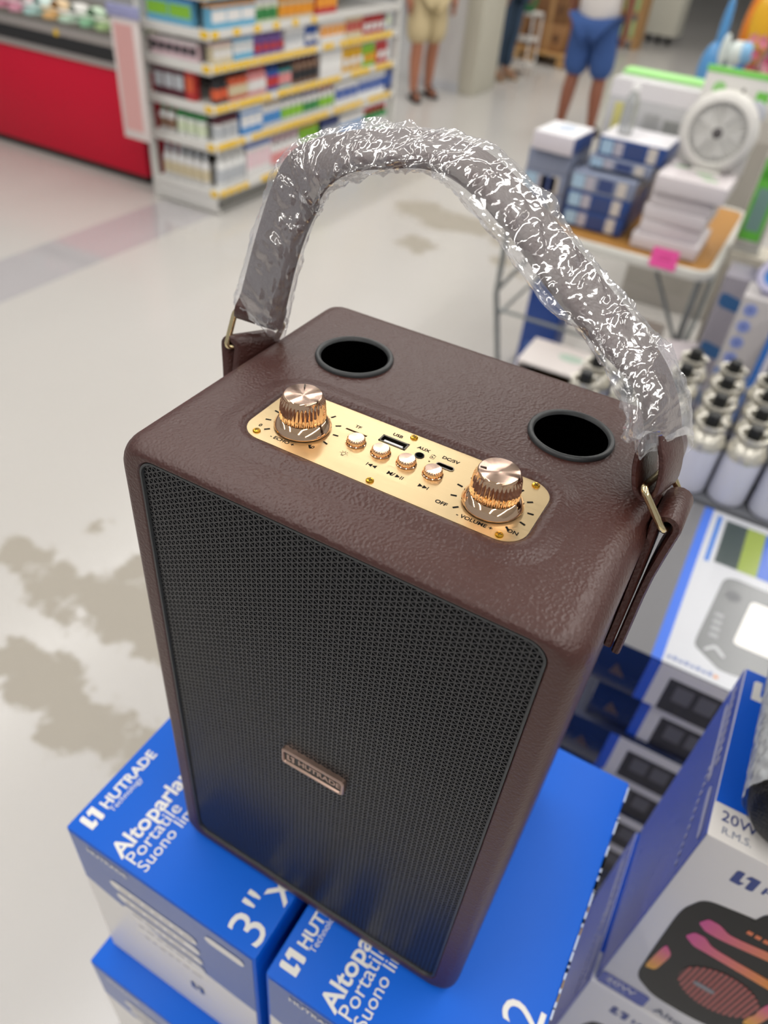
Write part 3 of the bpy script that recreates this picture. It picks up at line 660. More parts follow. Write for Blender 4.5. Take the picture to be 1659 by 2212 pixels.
# ------------------------------------------------------------------ stove cartons with their shrink film
sn = mat('stove_navy', '1B2442', 0.22, 0.0, Coat_Weight=0.3); sg = mat('stove_grey_film', '77777A', 0.12, 0.0, Coat_Weight=0.5, Coat_Roughness=.05)  # grey of the wrapped top paints in the ceiling's reflection
def stove_carton(x0, y0, z0, label, top=False, group=None, front=True, w_=.40, d_=.414, h_=.0985):
    t = thing('stove_carton', label, 'carton', (x0, y0, z0), 0, group)
    carton_body(0, 0, w_, d_, 0, h_, sn, t)
    F = lambda e: frame_m((0, -e, 0), X, Z)
    if front:
        decal('blue_band', rect(.072, .001, .088, h_ - .001), C('1A4FC0', 0.25), F(.0002), t, .0003)
        decal('white_panel', rect(.088, .001, w_ - .001, h_ - .001), C('C8C6CC', 0.3), F(.0002), t, .0003)
        decal('stove_picture', rect(.108, .001, .205, h_ - .024), C('23232E', 0.3), F(.0006), t, .0003)
        for k in range(2): decal('burner_picture', rect(.122 + k * .034, .030, .148 + k * .034, h_ - .034), C('55555F', 0.35), F(.0010), t, .0002)
        decal('navy_panel', rect(.205, .001, w_ - .001, h_ - .022), C('24398A', 0.25), F(.0006), t, .0003)
        for k in range(3): decal('round_symbol', disc(.226 + k * .001, h_ - .038 - .021 * k, .008), C('7D84A8', 0.35), F(.0010), t, .0002)
        decal('warning_triangle', [(.025, .030), (.050, .030), (.032, .055)], C('4A3A3A', 0.4), F(.0002), t, .0003)
    if top:
        h = h_ - .0002; T = lambda e=0: frame_m((0, 0, h + e), X, Y)
        decal('grey_film', rect(.001, .001, .070, d_ - .001), sg, T(), t, .0005)
        decal('blue_band', rect(.070, .001, .086, d_ - .001), C('4A74D8', 0.2), T(), t, .0005)
        decal('white_panel', rect(.086, .001, w_ - .001, d_ - .001), C('C2C4CA', 0.32), T(), t, .0005)
        decal('stove_picture', bezel([(.120, .060), (.165, .030), (.330, .055), (.340, .240), (.136, .245)], 5, .12), C('76787A', 0.25), T(.0005), t, .0004)
        decal('stove_picture', bezel([(.172, .095), (.300, .095), (.300, .205), (.184, .205)], 5, .08), C('E6E4E0', 0.25), T(.0010), t, .0003)
        decal('stove_knob_picture', disc(.156, .200, .012), C('5E6064', 0.3), T(.0010), t, .0003)
        for k in range(4): decal('grille_slot_picture', rect(.137, .090 + k * .016, .150, .099 + k * .016), C('9C9EA2', 0.3), T(.0010), t, .0003)
        decal('curve_picture', bezel([(.135, .060), (.150, .078), (.168, .060), (.163, .056), (.150, .070), (.138, .056)], 4), C('B6B8BC', 0.3), T(.0010), t, .0003)
        decal('photo_strip', rect(.096, .262, .104, .400), C('3A74C8', 0.3), T(.0005), t, .0004)
        decal('food_picture', rect(.112, .268, .150, .395), C('3F4A4A', 0.35), T(.0005), t, .0004); decal('food_picture', rect(.150, .268, .182, .395), C('8FA04A', 0.35), T(.0005), t, .0004); decal('food_picture', rect(.182, .268, .230, .395), C('2F5FC0', 0.3), T(.0005), t, .0004)
        for k in range(9): decal('small_print', rect(.091 + k * .0085, .012, .097 + k * .0085, .018 + .002 * (k % 2)), C('7A86B0' if k < 8 else 'D08A5A', .4), T(.0006), t, .0003)
    return t
LB = ['grey topped camping stove carton behind the speaker, topmost of its stack', 'navy stove carton second from top of the stove stack', 'navy stove carton third from top of the stove stack', 'navy stove carton fourth from top of the stove stack', 'navy stove carton fifth from top of the stove stack']
for k in range(10):
    dx = (0, .016, -.004, -.006, 0, .004, 0, .003, 0, 0)[k]; dy = (0, .010, 0, .004, .0, .002, 0, 0, 0, 0)[k]
    q = stove_carton(.109 + dx, .600 + dy, .945 - .0943 * (k + 1) - (.0005 if k else 0), LB[k] if k < 5 else 'navy stove carton, %s from the floor in the stove stack' % ('fifth', 'fourth', 'third', 'second', 'first')[k - 5], k == 0, None if k < 5 else 'stove cartons low in the stack', k < 6)
    q.scale = (.947, .947, .947 if k < 9 else .945)

# ------------------------------------------------------------------ gas cartridges on grey trays
tray = C('6A6C72', 0.5)
def tray_stack():
    for k in range(3):
        t = thing('cartridge_carton', ['grey carton the gas cartridges stand on', 'grey carton second below the gas cartridges', 'grey carton on the floor below the gas cartridges'][k], 'carton', (-.135, 1.006, .63 - .315 * k))
        carton_body(0, 0, .46, .30, 0.001, .3145, tray, t, .004)
        MB().bbox((.20, -.0006, .0), (.26, .0002, .3140)).build('closing_tape', C('A79B86', .4), t)
tray_stack()
canw = mat('can_white', 'D3D4E2', 0.3, 0.0); cans = mat('can_tin', 'CFCBC0', 0.30, 0.6); cang = C('54565E', 0.4)
def cartridge():
    t = thing('gas_cartridge', 'white gas cartridge with black cap', 'gas cartridge')
    bd = MB().lathe([(.0, .001), (.030, .001), (.0325, .004), (.0328, .008), (.0328, 0.0950), (.0322, 0.0990)], 36).build('can_body', canw, t, 40)
    lbm = MB().rings([[(.0330 * cos(a), .0330 * sin(a), z) for a in [radians(40 + 5 * j) for j in range(17)]] for z in (.02, .10)], False); lbm.build('label_panel', cang, bd, 60)
    MB().lathe([(.0329, 0.0910), (.0342, 0.0960), (.0340, 0.1010), (.0315, 0.1050), (.0285, 0.1130), (.0225, 0.1180), (.0205, 0.1190)], 36).build('domed_shoulder', cans, t, 45)
    MB().lathe([(.0215, 0.1180), (.0225, 0.1250), (.0250, 0.1280), (.0262, 0.1310), (.0255, 0.1345), (.0225, 0.1350), (.0200, 0.1335), (.0190, 0.1230), (0, 0.1220)], 36).build('collar', cans, t, 45)
    cp = MB().lathe([(.0118, 0.1210), (.0120, 0.1470), (.0108, 0.1495), (.0, 0.1495)], 24).build('cap', C('101112', .4), t, 40)
    MB().box((.0222, .004, 0.1345), (.008, .007, .003)).build('locating_notch', C('1A1A1A', .5), cp)
    return t
c0 = cartridge(); used = False; random.seed(11)
xs = (-.097, -.022, .053, .128, .2005, .273); ys = (1.040, 1.112, 1.184, 1.258)
RW = ('front row', 'second row', 'third row', 'back row'); NTH = ('first', 'second', 'third', 'fourth', 'fifth', 'sixth')
for j, y in enumerate(ys):
    for i, x in enumerate(xs):
        if (j == 3 and i < 2) or (j == 3 and i == 5): continue
        o = c0 if not used else copy_tree(c0); used = True
        o.location = (x + random.uniform(-.0022, .0022), y + random.uniform(-.002, .002), .9446); o.rotation_euler = (0, 0, random.uniform(-.7, .5))
        tag(o, 'white gas cartridge with black cap, %s from the left in the %s' % (NTH[i - (2 if j == 3 else 0)], RW[j]), 'gas cartridge', 'gas cartridges on the grey carton')
# ------------------------------------------------------------------ shelving unit (gondola) with its end shelves
def product_mesh(kind, w_, d_, h_, c1, c2, c3):
    key = (kind, w_, d_, h_, c1, c2, c3)
    if key in PM: return PM[key]
    out = []
    if kind == 'box':
        b = MB().bbox((-w_ / 2, -d_ / 2, 0), (w_ / 2, d_ / 2, h_)); out.append(('box_body', b.mesh('box_body', C(c1, .4), None, .002)))
        p = MB()
        for a, e in (((-w_ / 2 + .004, -d_ / 2 - .0005, h_ * .3), (w_ / 2 - .004, -d_ / 2 + .0003, h_ * .75)), ((w_ / 2 - .0003, -d_ / 2 + .004, h_ * .3), (w_ / 2 + .0005, d_ / 2 - .004, h_ * .75))): pass
        out.append(('front_label', MB().bbox((-w_ / 2 + .004, -d_ / 2 - .0006, h_ * .28), (w_ / 2 - .004, -d_ / 2 + .0003, h_ * .74)).mesh('front_label', C(c2, .4))))
        out.append(('lid_band', MB().bbox((-w_ / 2 - .0005, -d_ / 2 - .0005, h_ * .86), (w_ / 2 + .0005, d_ / 2 + .0005, h_ * .98)).mesh('lid_band', C(c3, .4))))
    elif kind == 'bottle':
        r = w_ / 2
        out.append(('bottle_body', MB().lathe([(0, 0), (r * .92, .001), (r, .006), (r, h_ * .62), (r * .85, h_ * .70), (r * .42, h_ * .77), (r * .40, h_ * .80)], 16).mesh('bottle_body', C(c1, .3), 40)))
        out.append(('label', MB().lathe([(r * 1.015, h_ * .16), (r * 1.015, h_ * .52)], 16).mesh('label', C(c2, .4), 40)))
        out.append(('cap', MB().lathe([(r * .5, h_ * .79), (r * .52, h_ * .98), (r * .45, h_), (0, h_)], 14).mesh('cap', C(c3, .35), 40)))
    elif kind == 'tub':
        r = w_ / 2
        out.append(('tub_body', MB().lathe([(0, 0), (r * .9, .001), (r * .96, h_ * .72), (r * .9, h_ * .75)], 18).mesh('tub_body', C(c1, .35), 40)))
        out.append(('label', MB().lathe([(r * .945, h_ * .14), (r * .975, h_ * .60)], 18).mesh('label', C(c2, .4), 40)))
        out.append(('lid', MB().lathe([(r * .9, h_ * .74), (r, h_ * .75), (r, h_ * .96), (r * .92, h_), (0, h_)], 18).mesh('lid', C(c3, .35), 40)))
    elif kind == 'pouch':
        rs = []
        for k in range(7):
            u = k / 6; ww = w_ / 2 * (.86 + .14 * sin(pi * min(1, u * 1.3))); dd = max(.002, d_ / 2 * (1 - u ** 2) ** .7)
            rs.append([(ww * cos(a), dd * sin(a), h_ * u) for a in [2 * pi * j / 14 for j in range(14)]])
        out.append(('pouch_body', MB().rings(rs, True, True, True).mesh('pouch_body', C(c1, .3), 40)))
        out.append(('label', MB().bbox((-w_ * .32, -d_ / 2 * .96 - .004, h_ * .22), (w_ * .32, -d_ / 2 * .8, h_ * .55)).mesh('label', C(c2, .4))))
        out.append(('sealed_top', MB().bbox((-w_ * .44, -.002, h_ * .93), (w_ * .44, .002, h_ * 1.04)).mesh('sealed_top', C(c3, .4))))
    PM[key] = out; return out
PM = {}
def product(kind, dims, cols, name, label, cat, loc, rz, group):
    t = thing(name, label, cat, loc, rz, group)
    for n_, me in product_mesh(kind, *dims, *cols): obj(n_, me, t)
    return t
GX1, GX0, GY0, GY1 = -3.015, -3.50, 3.53, 5.74
shw = mat('shelf_white', 'E3E1DC', 0.35, 0.1)
gd = thing('shelving_unit', 'white metal shelving unit with yellow price strips full of small goods', 'shelving', (0, 0, 0))
LV = [.142, .410, .614, .819, .984]
MB().bbox((GX0 + .02, GY0 + .01, .004), (GX1 - .02, GY1, .10)).build('plinth', C('BDBBB6', .4), gd)
MB().bbox((GX0 - .005, GY0 - .006, .01), (GX1 + .006, GY0 + .008, .132)).build('end_kick_plate', shw, gd, 40, .003)
MB().bbox((GX1 - .004, GY0 - .006, .04), (GX1 + .006, GY1, .10)).build('side_kick_plate', C('6A6964', .5), gd)
MB().bbox((GX0 - .02, GY0 + .25, .10), (GX0 + .005, GY1, 1.75)).build('back_panel', C('D3D1CB', .5), gd)
MB().bbox((GX0 - .04, GY0 - .01, 0), (GX0 - .005, GY0 + .03, 1.75)).build('post', shw, gd, 40, .003)
MB().bbox((GX1 - .03, GY1 - .03, 0), (GX1 + .005, GY1 + .005, 1.75)).build('post', shw, gd, 40, .003)
MB().bbox((GX0 - .03, GY1 - .03, 0), (GX0 + .005, GY1, 1.75)).build('post', shw, gd, 40, .003)
tagm = MB().box((0, 0, 0), (.003, .056, .034)).mesh('price_tag', YEL); tagm2 = MB().box((0, 0, 0), (.056, .003, .034)).mesh('price_tag', YEL)
random.seed(5)
for k, z in enumerate(LV + [1.17]):
    th = .028 if k else .012
    s_ = MB().bbox((GX0, GY0 - .004, z - th), (GX1, GY1 - .03, z)).build('shelf', shw, gd, 40, .002)
    MB().bbox((GX1, GY0 - .004, z - .040), (GX1 + .006, GY1 - .03, z + .006)).build('price_rail', shw, s_, 40, .001)
    MB().bbox((GX0, GY0 - .010, z - .046), (GX1 + .006, GY0 - .004, z + .006)).build('price_rail', shw, s_, 40, .001)
    y = GY0 + .04; dens = (.30 if k < 4 else .85)
    step = .066 if k < 4 else .20
    while y < GY1 - .10:
        if random.random() < .9: obj('price_tag', tagm, s_, (GX1 + .008, y, z - .015))
        y += step * random.uniform(.93, 1.12)
        if k == 0 and y > GY0 + .75: break
        if k == 4 and y > GY0 + 1.05: break
    obj('price_tag', tagm2, s_, (GX1 - .025, GY0 - .012, z - .015))
NM = {'box': ('goods_box', 'box'), 'bottle': ('toiletry_bottle', 'bottle'), 'tub': ('cream_tub', 'tub'), 'pouch': ('refill_pouch', 'pouch')}
ORD = ('bottom shelf', 'second shelf from the bottom', 'third shelf from the bottom', 'fourth shelf from the bottom', 'fifth shelf from the bottom')
CN = {'E8E6E4': 'white', 'F0F0EE': 'white', '2D57A8': 'blue', '22356F': 'navy', 'C43A3A': 'red', 'D9603A': 'orange red', 'E8B21C': 'yellow', '8CC63C': 'lime green', '3E8E4E': 'green', '4A8FD0': 'sky blue',
      'E79A9A': 'pink', '5A2A35': 'maroon', '8A6A55': 'brown', '2A2A2E': 'black', 'D7C9A8': 'beige', '7A5AA0': 'purple', 'F0A030': 'orange', '6FB5D6': 'light blue', 'BFC3C8': 'grey', '33A5A5': 'teal', 'E7C9D0': 'pale pink', 'DDE8C8': 'pale green'}
COUNT = {}; ORDN = ('', 'first', 'second', 'third', 'fourth', 'fifth', 'sixth', 'seventh', 'eighth', 'ninth', 'tenth', 'eleventh', 'twelfth')
def fill(level, runs, side):
    """runs: (kind, count, (w,d,h), (c1,c2,c3)); side 'long' faces +x along y, 'end' faces -y along x"""
    z = LV[level]; p = (GY0 + .05) if side == 'long' else (GX0 + .03)
    for kind, cnt, dm, cl in runs:
        nm, cat = NM[kind]; key = (CN[cl[0]], cat, CN[cl[2]], level, side)
        for q in range(cnt):
            p += dm[0] / 2 + .001
            COUNT[key] = COUNT.get(key, 0) + 1
            lab = '%s %s %s, %s top, from left, %s, %s' % (ORDN[COUNT[key]], CN[cl[0]], cat, CN[cl[2]], ORD[level].replace(' from the bottom', ' up'), "long side of shelving" if side == 'long' else "shelving end")
            if side == 'long':
                if p > GY1 - .08: break
                product(kind, dm, cl, nm, lab, cat, (GX1 - .02 - dm[1] / 2, p, z + .0005), pi / 2, 'goods on the ' + ORD[level])
            else:
                if p > GX1 - .12: break
                product(kind, dm, cl, nm, lab, cat, (p, GY0 + .018 + dm[1] / 2, z + .0005), 0, 'goods on the ' + ORD[level])
            p += dm[0] / 2 + .001
        p += .008
W_ = 'E8E6E4'; W2 = 'F0F0EE'
fill(0, [('bottle', 4, (.062, .05, .21), (W2, 'BFC3C8', W2)), ('box', 3, (.085, .06, .21), (W_, 'E7C9D0', '2D57A8')), ('bottle', 5, (.066, .05, .20), (W_, 'E79A9A', 'E7C9D0')), ('pouch', 3, (.08, .05, .19), ('8CC63C', W_, 'F0A030')), ('box', 3, (.075, .06, .20), ('22356F', 'BFC3C8', '22356F')), ('box', 4, (.085, .06, .18), (W_, '4A8FD0', W_)), ('bottle', 6, (.06, .05, .18), ('3E8E4E', W_, 'C43A3A'))], 'long')
fill(1, [('tub', 3, (.07, .07, .13), (W_, 'BFC3C8', '5A2A35')), ('box', 3, (.07, .06, .15), ('4A8FD0', W_, W_)), ('bottle', 3, (.065, .05, .17), (W_, '4A8FD0', 'E8B21C')), ('bottle', 4, (.06, .05, .165), (W_, '8CC63C', '22356F')), ('bottle', 3, (.06, .05, .16), (W_, '3E8E4E', '7A5AA0')), ('bottle', 3, (.06, .05, .16), (W_, '8CC63C', 'C43A3A')), ('box', 3, (.10, .06, .14), (W_, '2D57A8', W2)), ('box', 4, (.10, .06, .15), (W2, '2D57A8', 'BFC3C8')), ('box', 2, (.09, .06, .16), ('22356F', '2D57A8', '22356F'))], 'long')
fill(2, [('bottle', 2, (.06, .05, .15), ('2A2A2E', 'D9603A', '2A2A2E')), ('bottle', 3, (.058, .05, .155), ('D9603A', 'D7C9A8', '2A2A2E')), ('bottle', 3, (.058, .05, .16), ('E79A9A', W_, 'C43A3A')), ('bottle', 2, (.06, .05, .155), ('2D57A8', 'C43A3A', '22356F')), ('tub', 2, (.07, .07, .14), ('33A5A5', 'E79A9A', '2A2A2E')), ('bottle', 5, (.058, .05, .16), ('8A6A55', '2A2A2E', '5A2A35')), ('box', 3, (.09, .06, .165), (W_, W2, 'BFC3C8')), ('pouch', 3, (.095, .05, .15), ('E8B21C', W_, 'E8B21C')), ('pouch', 2, (.09, .05, .15), ('8CC63C', 'F0A030', 'C43A3A')), ('pouch', 4, (.09, .05, .15), ('C43A3A', W_, 'E7C9D0'))], 'long')
fill(3, [('box', 3, (.055, .05, .10), ('D7C9A8', W_, 'E7C9D0')), ('box', 3, (.06, .05, .125), ('6FB5D6', W_, '2D57A8')), ('pouch', 4, (.075, .05, .11), ('7A5AA0', 'C43A3A', '2D57A8')), ('box', 3, (.07, .05, .125), (W_, 'BFC3C8', W2)), ('pouch', 2, (.08, .05, .122), ('2D57A8', W_, '22356F')), ('box', 5, (.06, .06, .130), (W_, 'F0A030', W2)), ('box', 4, (.055, .06, .130), ('D7C9A8', 'C43A3A', 'E8B21C')), ('pouch', 4, (.08, .05, .122), ('C43A3A', W_, '5A2A35')), ('box', 3, (.07, .05, .128), ('BFC3C8', 'DDE8C8', W_))], 'long')
fill(4, [('box', 3, (.13, .06, .12), ('6FB5D6', W_, 'F0A030')), ('tub', 3, (.075, .07, .12), ('DDE8C8', '3E8E4E', W_)), ('tub', 5, (.075, .07, .125), ('D7C9A8', 'F0A030', 'F0A030')), ('box', 3, (.08, .06, .13), ('C43A3A', 'F0A030', '5A2A35'))], 'long')
fill(0, [('bottle', 6, (.058, .05, .19), (W_, 'D7C9A8', 'BFC3C8'))], 'end'); fill(1, [('bottle', 2, (.06, .05, .15), (W_, '8A6A55', '3E8E4E')), ('tub', 4, (.072, .07, .14), (W2, 'DDE8C8', '3E8E4E'))], 'end')
fill(2, [('box', 3, (.075, .05, .16), ('5A2A35', 'BFC3C8', '5A2A35')), ('box', 2, (.065, .05, .165), ('C43A3A', 'D9603A', 'C43A3A'))], 'end'); fill(3, [('box', 6, (.055, .05, .095), ('E7C9D0', '2A2A2E', W_))], 'end'); fill(4, [('box', 2, (.16, .06, .13), ('6FB5D6', '8CC63C', '4A8FD0'))], 'end')
# translucent red-and-white sign panel hanging at the left of the shelving
sg_ = thing('hanging_sign', 'pale pink hanging panel at the left corner of the shelving', 'sign', (-3.535, 3.425, .39))
pf = mat('sign_film', 'E6DAD6', 0.25, 0.0)
MB().bbox((-.10, -.004, -.03), (.11, .004, .60)).build('panel', pf, sg_, 40, .0035)
decal('red_field', rect(-.075, .02, .065, .57), mat('sign_red', 'E0AAA6', 0.3), frame_m((0, -.0042, 0), X, Z), sg_, .0004)
MB().bbox((-.11, -.012, .60), (.12, .012, .66)).build('top_clip', C('9FA0C8', .3), sg_, 40, .004)
MB().bbox((-.002, .004, .62), (.024, .0845, .64)).build('hook', C('BDBDBD', .3), sg_)

# ------------------------------------------------------------------ checkout counter with red front
ct = thing('checkout_counter', 'red fronted checkout counter with black bumper strip', 'counter', (-3.70, 3.64, 0))
red = mat('counter_red', 'D01836', 0.4, 0.0, Specular_IOR_Level=0.25); add_bump(red, 'ShaderNodeTexNoise', 0.1, 0.01, Scale=3.0)
MB().bbox((-3.2, .03, .0), (-.03, .75, .05)).build('recessed_base', C('2A2724', .6), ct)
MB().bbox((-3.2, 0, .05), (0, .78, .655)).build('front_panel', red, ct, 40, .008)
alu = mat('counter_aluminium', 'B9B2AE', 0.35, 0.6)
MB().bbox((-3.2, -.012, .655), (.004, .79, .695)).build('lower_rail', alu, ct, 40, .004)
MB().bbox((-3.2, -.016, .695), (-.008, .79, .775)).build('black_bumper', C('252527', .5), ct, 40, .004)
MB().bbox((-3.2, -.014, .775), (.004, .79, .825)).build('upper_rail', alu, ct, 40, .004)
MB().bbox((-3.2, .0, .825), (.0, .79, .845)).build('worktop', C('6B675F', .5), ct)
for xx, zz in ((-.62, .800), (-2.6, .80), (-1.9, .80)): MB().lathe([(0, 0), (.020, 0), (.020, .001), (0, .001)], 20, M=frame_m((xx, -.0165, zz - .01), X, Z)).build('price_sticker', YEL, ct)
# clogs on the counter
def clog(col, col2, label, loc, rz):
    t = thing('clog', label, 'shoe', loc, rz, 'clogs on the checkout counter')
    out = [(.0, -.115), (.030, -.110), (.040, -.075), (.034, -.01), (.044, .05), (.042, .09), (.025, .122), (0, .130)]
    full = out + [(-x, y) for x, y in out[::-1][1:-1]]
    full = [(q.x, q.y) for q in catmull([(x, y, 0) for x, y in full + full[:1]], 3)[:-1]]
    MB().prism(full, 0, .028).build('sole', C(col2, .5), t, 40)
    rs = []
    for k in range(9):
        u = k / 8; y = -.02 + .15 * u; hw = .044 * math.sqrt(max(.02, 1 - max(0, (u - .45) / .58) ** 2)); hh = .066 * math.sqrt(max(.02, 1 - (max(0, u - .25) / .78) ** 2))
        rs.append([(hw * cos(a), y, .026 + hh * sin(a)) for a in [pi * j / 12 for j in range(13)]])
    MB().rings(rs, False).build('upper', C(col, .5), t, 60)
    MB().tube([(.042, -.015, .040), (.044, -.06, .045), (.03, -.105, .055), (0, -.118, .058), (-.03, -.105, .055), (-.044, -.06, .045), (-.042, -.015, .040)], .007, 8).build('heel_strap', C(col, .5), t, 60)
    return t
CL = [('E6D6C8', 'C8453C', 'white clog with red sole, leftmost on the counter'), ('D6E4EA', 'A9D6E0', 'pale blue clog on the counter'), ('E7BFC8', 'E59AB0', 'pink clog next to the pale blue one'), ('EBC8D0', 'EBA7BC', 'pale pink clog in the middle of the counter'), ('D9EDE9', 'B8DDD8', 'mint white clog next to the pink one'), ('F0D2A8', 'EFC080', 'peach orange clog on the counter'),
      ('E9E6E2', 'CFE9D4', 'white clog with pale mint sole'), ('D3EBD2', '9AD0A8', 'green white clog next to the mint soled one'), ('E6EBD6', 'B9D69A', 'cream clog with light green sole'), ('E9EEDA', 'A8C878', 'cream clog at the right end of the counter')]
for i, (a, c, lb) in enumerate(CL): clog(a, c, lb, (-5.22 + .155 * i, 3.775, .8455), .15 if i % 2 else -.1)
# upright display rack at the right end of the counter
ol = thing('olive_display_box', 'olive green display box standing at right end of the checkout counter', 'box', (-3.765, 3.92, .8455))
MB().bbox((-.03, -.03, 0), (.03, .03, .24)).build('box_body', C('8A8A22', .5), ol, 40, .003); MB().bbox((-.026, -.0308, .15), (.026, -.0298, .22)).build('front_label', C('D9D4B8', .5), ol)

# ------------------------------------------------------------------ pillar and goods at the far side
tag(MB().bbox((-4.0, 7.95, 0), (-3.44, 8.5, 4.6)).build('wall_pillar', mat('pillar_white', 'D6D4D2', .45)), kind='structure')
tag(MB().bbox((-3.44, 7.93, 0), (-3.26, 8.52, 4.6)).build('trim_1', mat('pillar_cream', 'C8C4B4', .5), None, 40, .01), kind='structure')
tag(MB().bbox((-4.02, 7.925, 0), (-3.43, 7.95, .09)).build('baseboard_pillar', mat('pillar_base', 'C6C8CC', .4)), kind='structure')
wood = mat('pallet_wood', 'C59A62', .7); add_bump(wood, 'ShaderNodeTexNoise', .3, .01, Scale=30.0)
pl = thing('pallet', 'wooden pallet carrying brown cartons at the back', 'pallet', (-3.55, 10.75, 0), -.12)
for k in range(5): MB().box((0, -.36 + .18 * k, .132), (1.1, .11, .022)).build('deck_board', wood, pl)
for yy in (-.34, 0, .34):
    for xx in (-.48, 0, .48): MB().box((xx, yy, .06), (.14, .10, .10)).build('block', wood, pl)
    MB().box((0, yy, .115), (1.1, .10, .012)).build('stringer', wood, pl)
crt = mat('brown_card', '9C7148', .75); crt2 = mat('brown_card_dark', '7E5836', .75)
def brown_carton(x, y, z, w_, d_, h_, label, m=crt):
    t = thing('brown_carton', label, 'carton', (x, y, z), -.12, 'cartons on the pallet')
    MB().bbox((-w_ / 2, -d_ / 2, 0), (w_ / 2, d_ / 2, h_)).build('box_body', m, t, 40, .006)
    MB().bbox((-.03, -d_ / 2 - .001, 0), (.03, d_ / 2 + .001, h_ + .001)).build('closing_tape', C('B58C5C', .4), t)
    decal('printed_mark', disc(w_ * .28, h_ * .5, .05), C('6B4A30', .7), frame_m((0, -d_ / 2 - .0006, 0), X, Z), t, .0004)
brown_carton(-3.36, 10.62, .145, .40, .45, .30, 'brown carton at the front right of the pallet, lower row'); brown_carton(-3.78, 10.76, .145, .40, .45, .30, 'brown carton at the left of the pallet, lower row', crt2)
brown_carton(-3.37, 10.63, .447, .42, .45, .30, 'brown carton at the right of the pallet, upper row', crt2); brown_carton(-3.80, 10.77, .447, .42, .45, .30, 'brown carton at the left of the pallet, upper row')
brown_carton(-2.93, 10.66, .145, .18, .40, .34, 'narrow brown carton at the right end of the pallet'); brown_carton(-3.6, 10.7, .75, .5, .42, .3, 'brown carton on top of the pallet load')
pp = thing('multipack', 'lilac shrink wrapped multipack at front of the pallet', 'multipack', (-3.93, 10.17, 0.1435), -.12)
for k in range(5): MB().lathe([(0, 0), (.036, 0), (.038, .02), (.038, .11), (.02, .13), (.016, .15), (0, .15)], 12, (-.16 + k * .08, 0, 0)).build('bottle', C('8A6A9C', .4), pp, 40)
MB().bbox((-.21, -.05, .085), (.21, .05, .165)).build('film_wrap', C('C2AEDD', .3), pp, 40, .01)
pl2 = thing('pallet_shelf', 'low tan wooden shelf holding lilac multipack before the pallet', 'shelf', (-3.95, 10.17, 0)); MB().bbox((-.3, -.11, 0), (.26, .11, .143)).build('shelf_body', C('CFA871', .6), pl2, 40, .005)
# far right: wooden display board and white stand on castors
wb = thing('wooden_display_rack', 'tall light wooden rack with green packets at the back', 'rack', (-3.0, 12.9, 0), -.1)
for xx in (-.16, .16): MB().box((xx, 0, .9), (.05, .30, 1.8)).build('upright', C('B48A58', .6), wb)
for k in range(6): MB().box((0, 0, .12 + k * .32), (.27, .28, .02)).build('shelf', C('C9A06A', .6), wb)
for k in range(5):
    for q in range(3): MB().box((-.08 + q * .08, -.10, .145 + .1 + k * .32 + .0), (.06, .04, .2)).build('green_packet', C('8FAE5A' if q % 2 else 'B5C98A', .5), wb)
ws = thing('white_display_stand', 'white display stand on black castors at the back', 'stand', (-2.72, 13.9, 0), -.1)
MB().bbox((-.24, -.2, .12), (.24, .2, 1.6)).build('cabinet', C('D6D3C4', .5), ws, 40, .01); MB().bbox((-.20, -.205, .95), (.20, -.19, 1.0)).build('black_shelf_edge', C('4A4A40', .5), ws)
for xx in (-.16, .0, .16): MB().lathe([(0, -.025), (.055, -.025), (.06, 0), (.055, .025), (0, .025)], 14, M=frame_m((xx, -.12, .06), Y, Z)).build('castor', C('1E1E1E', .5), ws, 40)
for k in range(3): MB().box((-.13 + .13 * k, -.215, 1.12), (.05, .02, .18)).build('hanging_tool', C('4A4F44', .5), ws)
gp = thing('green_bin_bag', 'dark green bag on white shelf behind the pillar', 'bag', (-3.45, 9.55, .62))
MB().lathe([(0, 0), (.12, .01), (.15, .10), (.13, .22), (.05, .28), (.04, .31), (.06, .34), (0, .34)], 16).build('bag_body', C('1F6B3A', .4), gp, 60); MB().tube([(-.04, 0, .30), (-.05, 0, .40), (.05, 0, .40), (.04, 0, .30)], .006, 6).build('bag_handle', C('1F6B3A', .4), gp, 60)
wsf = thing('white_side_shelf', 'small white shelf rack behind the pillar', 'shelf', (-3.45, 9.55, 0))
for z in (.10, .35, .60): MB().bbox((-.20, -.16, z), (.20, .16, z + .02)).build('shelf', C('DCD8D2', .5), wsf)
for a in (-.19, .19):
    for q in (-.15, .15): MB().bbox((a - .01, q - .01, 0), (a + .01, q + .01, .62)).build('post', C('DCD8D2', .5), wsf)
# ------------------------------------------------------------------ people
def skin_mesh(name, pts, edges, radii, m, root=0, sub=2):
    me = bpy.data.meshes.new(name); me.from_pydata(pts, edges, []); me.update()
    o = bpy.data.objects.new(name, me); COL.objects.link(o)
    md = o.modifiers.new('s', 'SKIN'); md.use_smooth_shade = True
    for i, r in enumerate(radii):
        sv = me.skin_vertices[0].data[i]; sv.radius = r if isinstance(r, tuple) else (r, r); sv.use_root = (i == root)
    ms = o.modifiers.new('u', 'SUBSURF'); ms.levels = sub; ms.render_levels = sub
    bpy.context.view_layer.update()
    nm = bpy.data.meshes.new_from_object(o.evaluated_get(bpy.context.evaluated_depsgraph_get()))
    bpy.data.objects.remove(o); nm.name = name; nm.materials.clear(); nm.materials.append(m)
    nm.polygons.foreach_set('use_smooth', [True] * len(nm.polygons)); return nm
def lerp3(a, b, t): return tuple(p + (q - p) * t for p, q in zip(a, b))
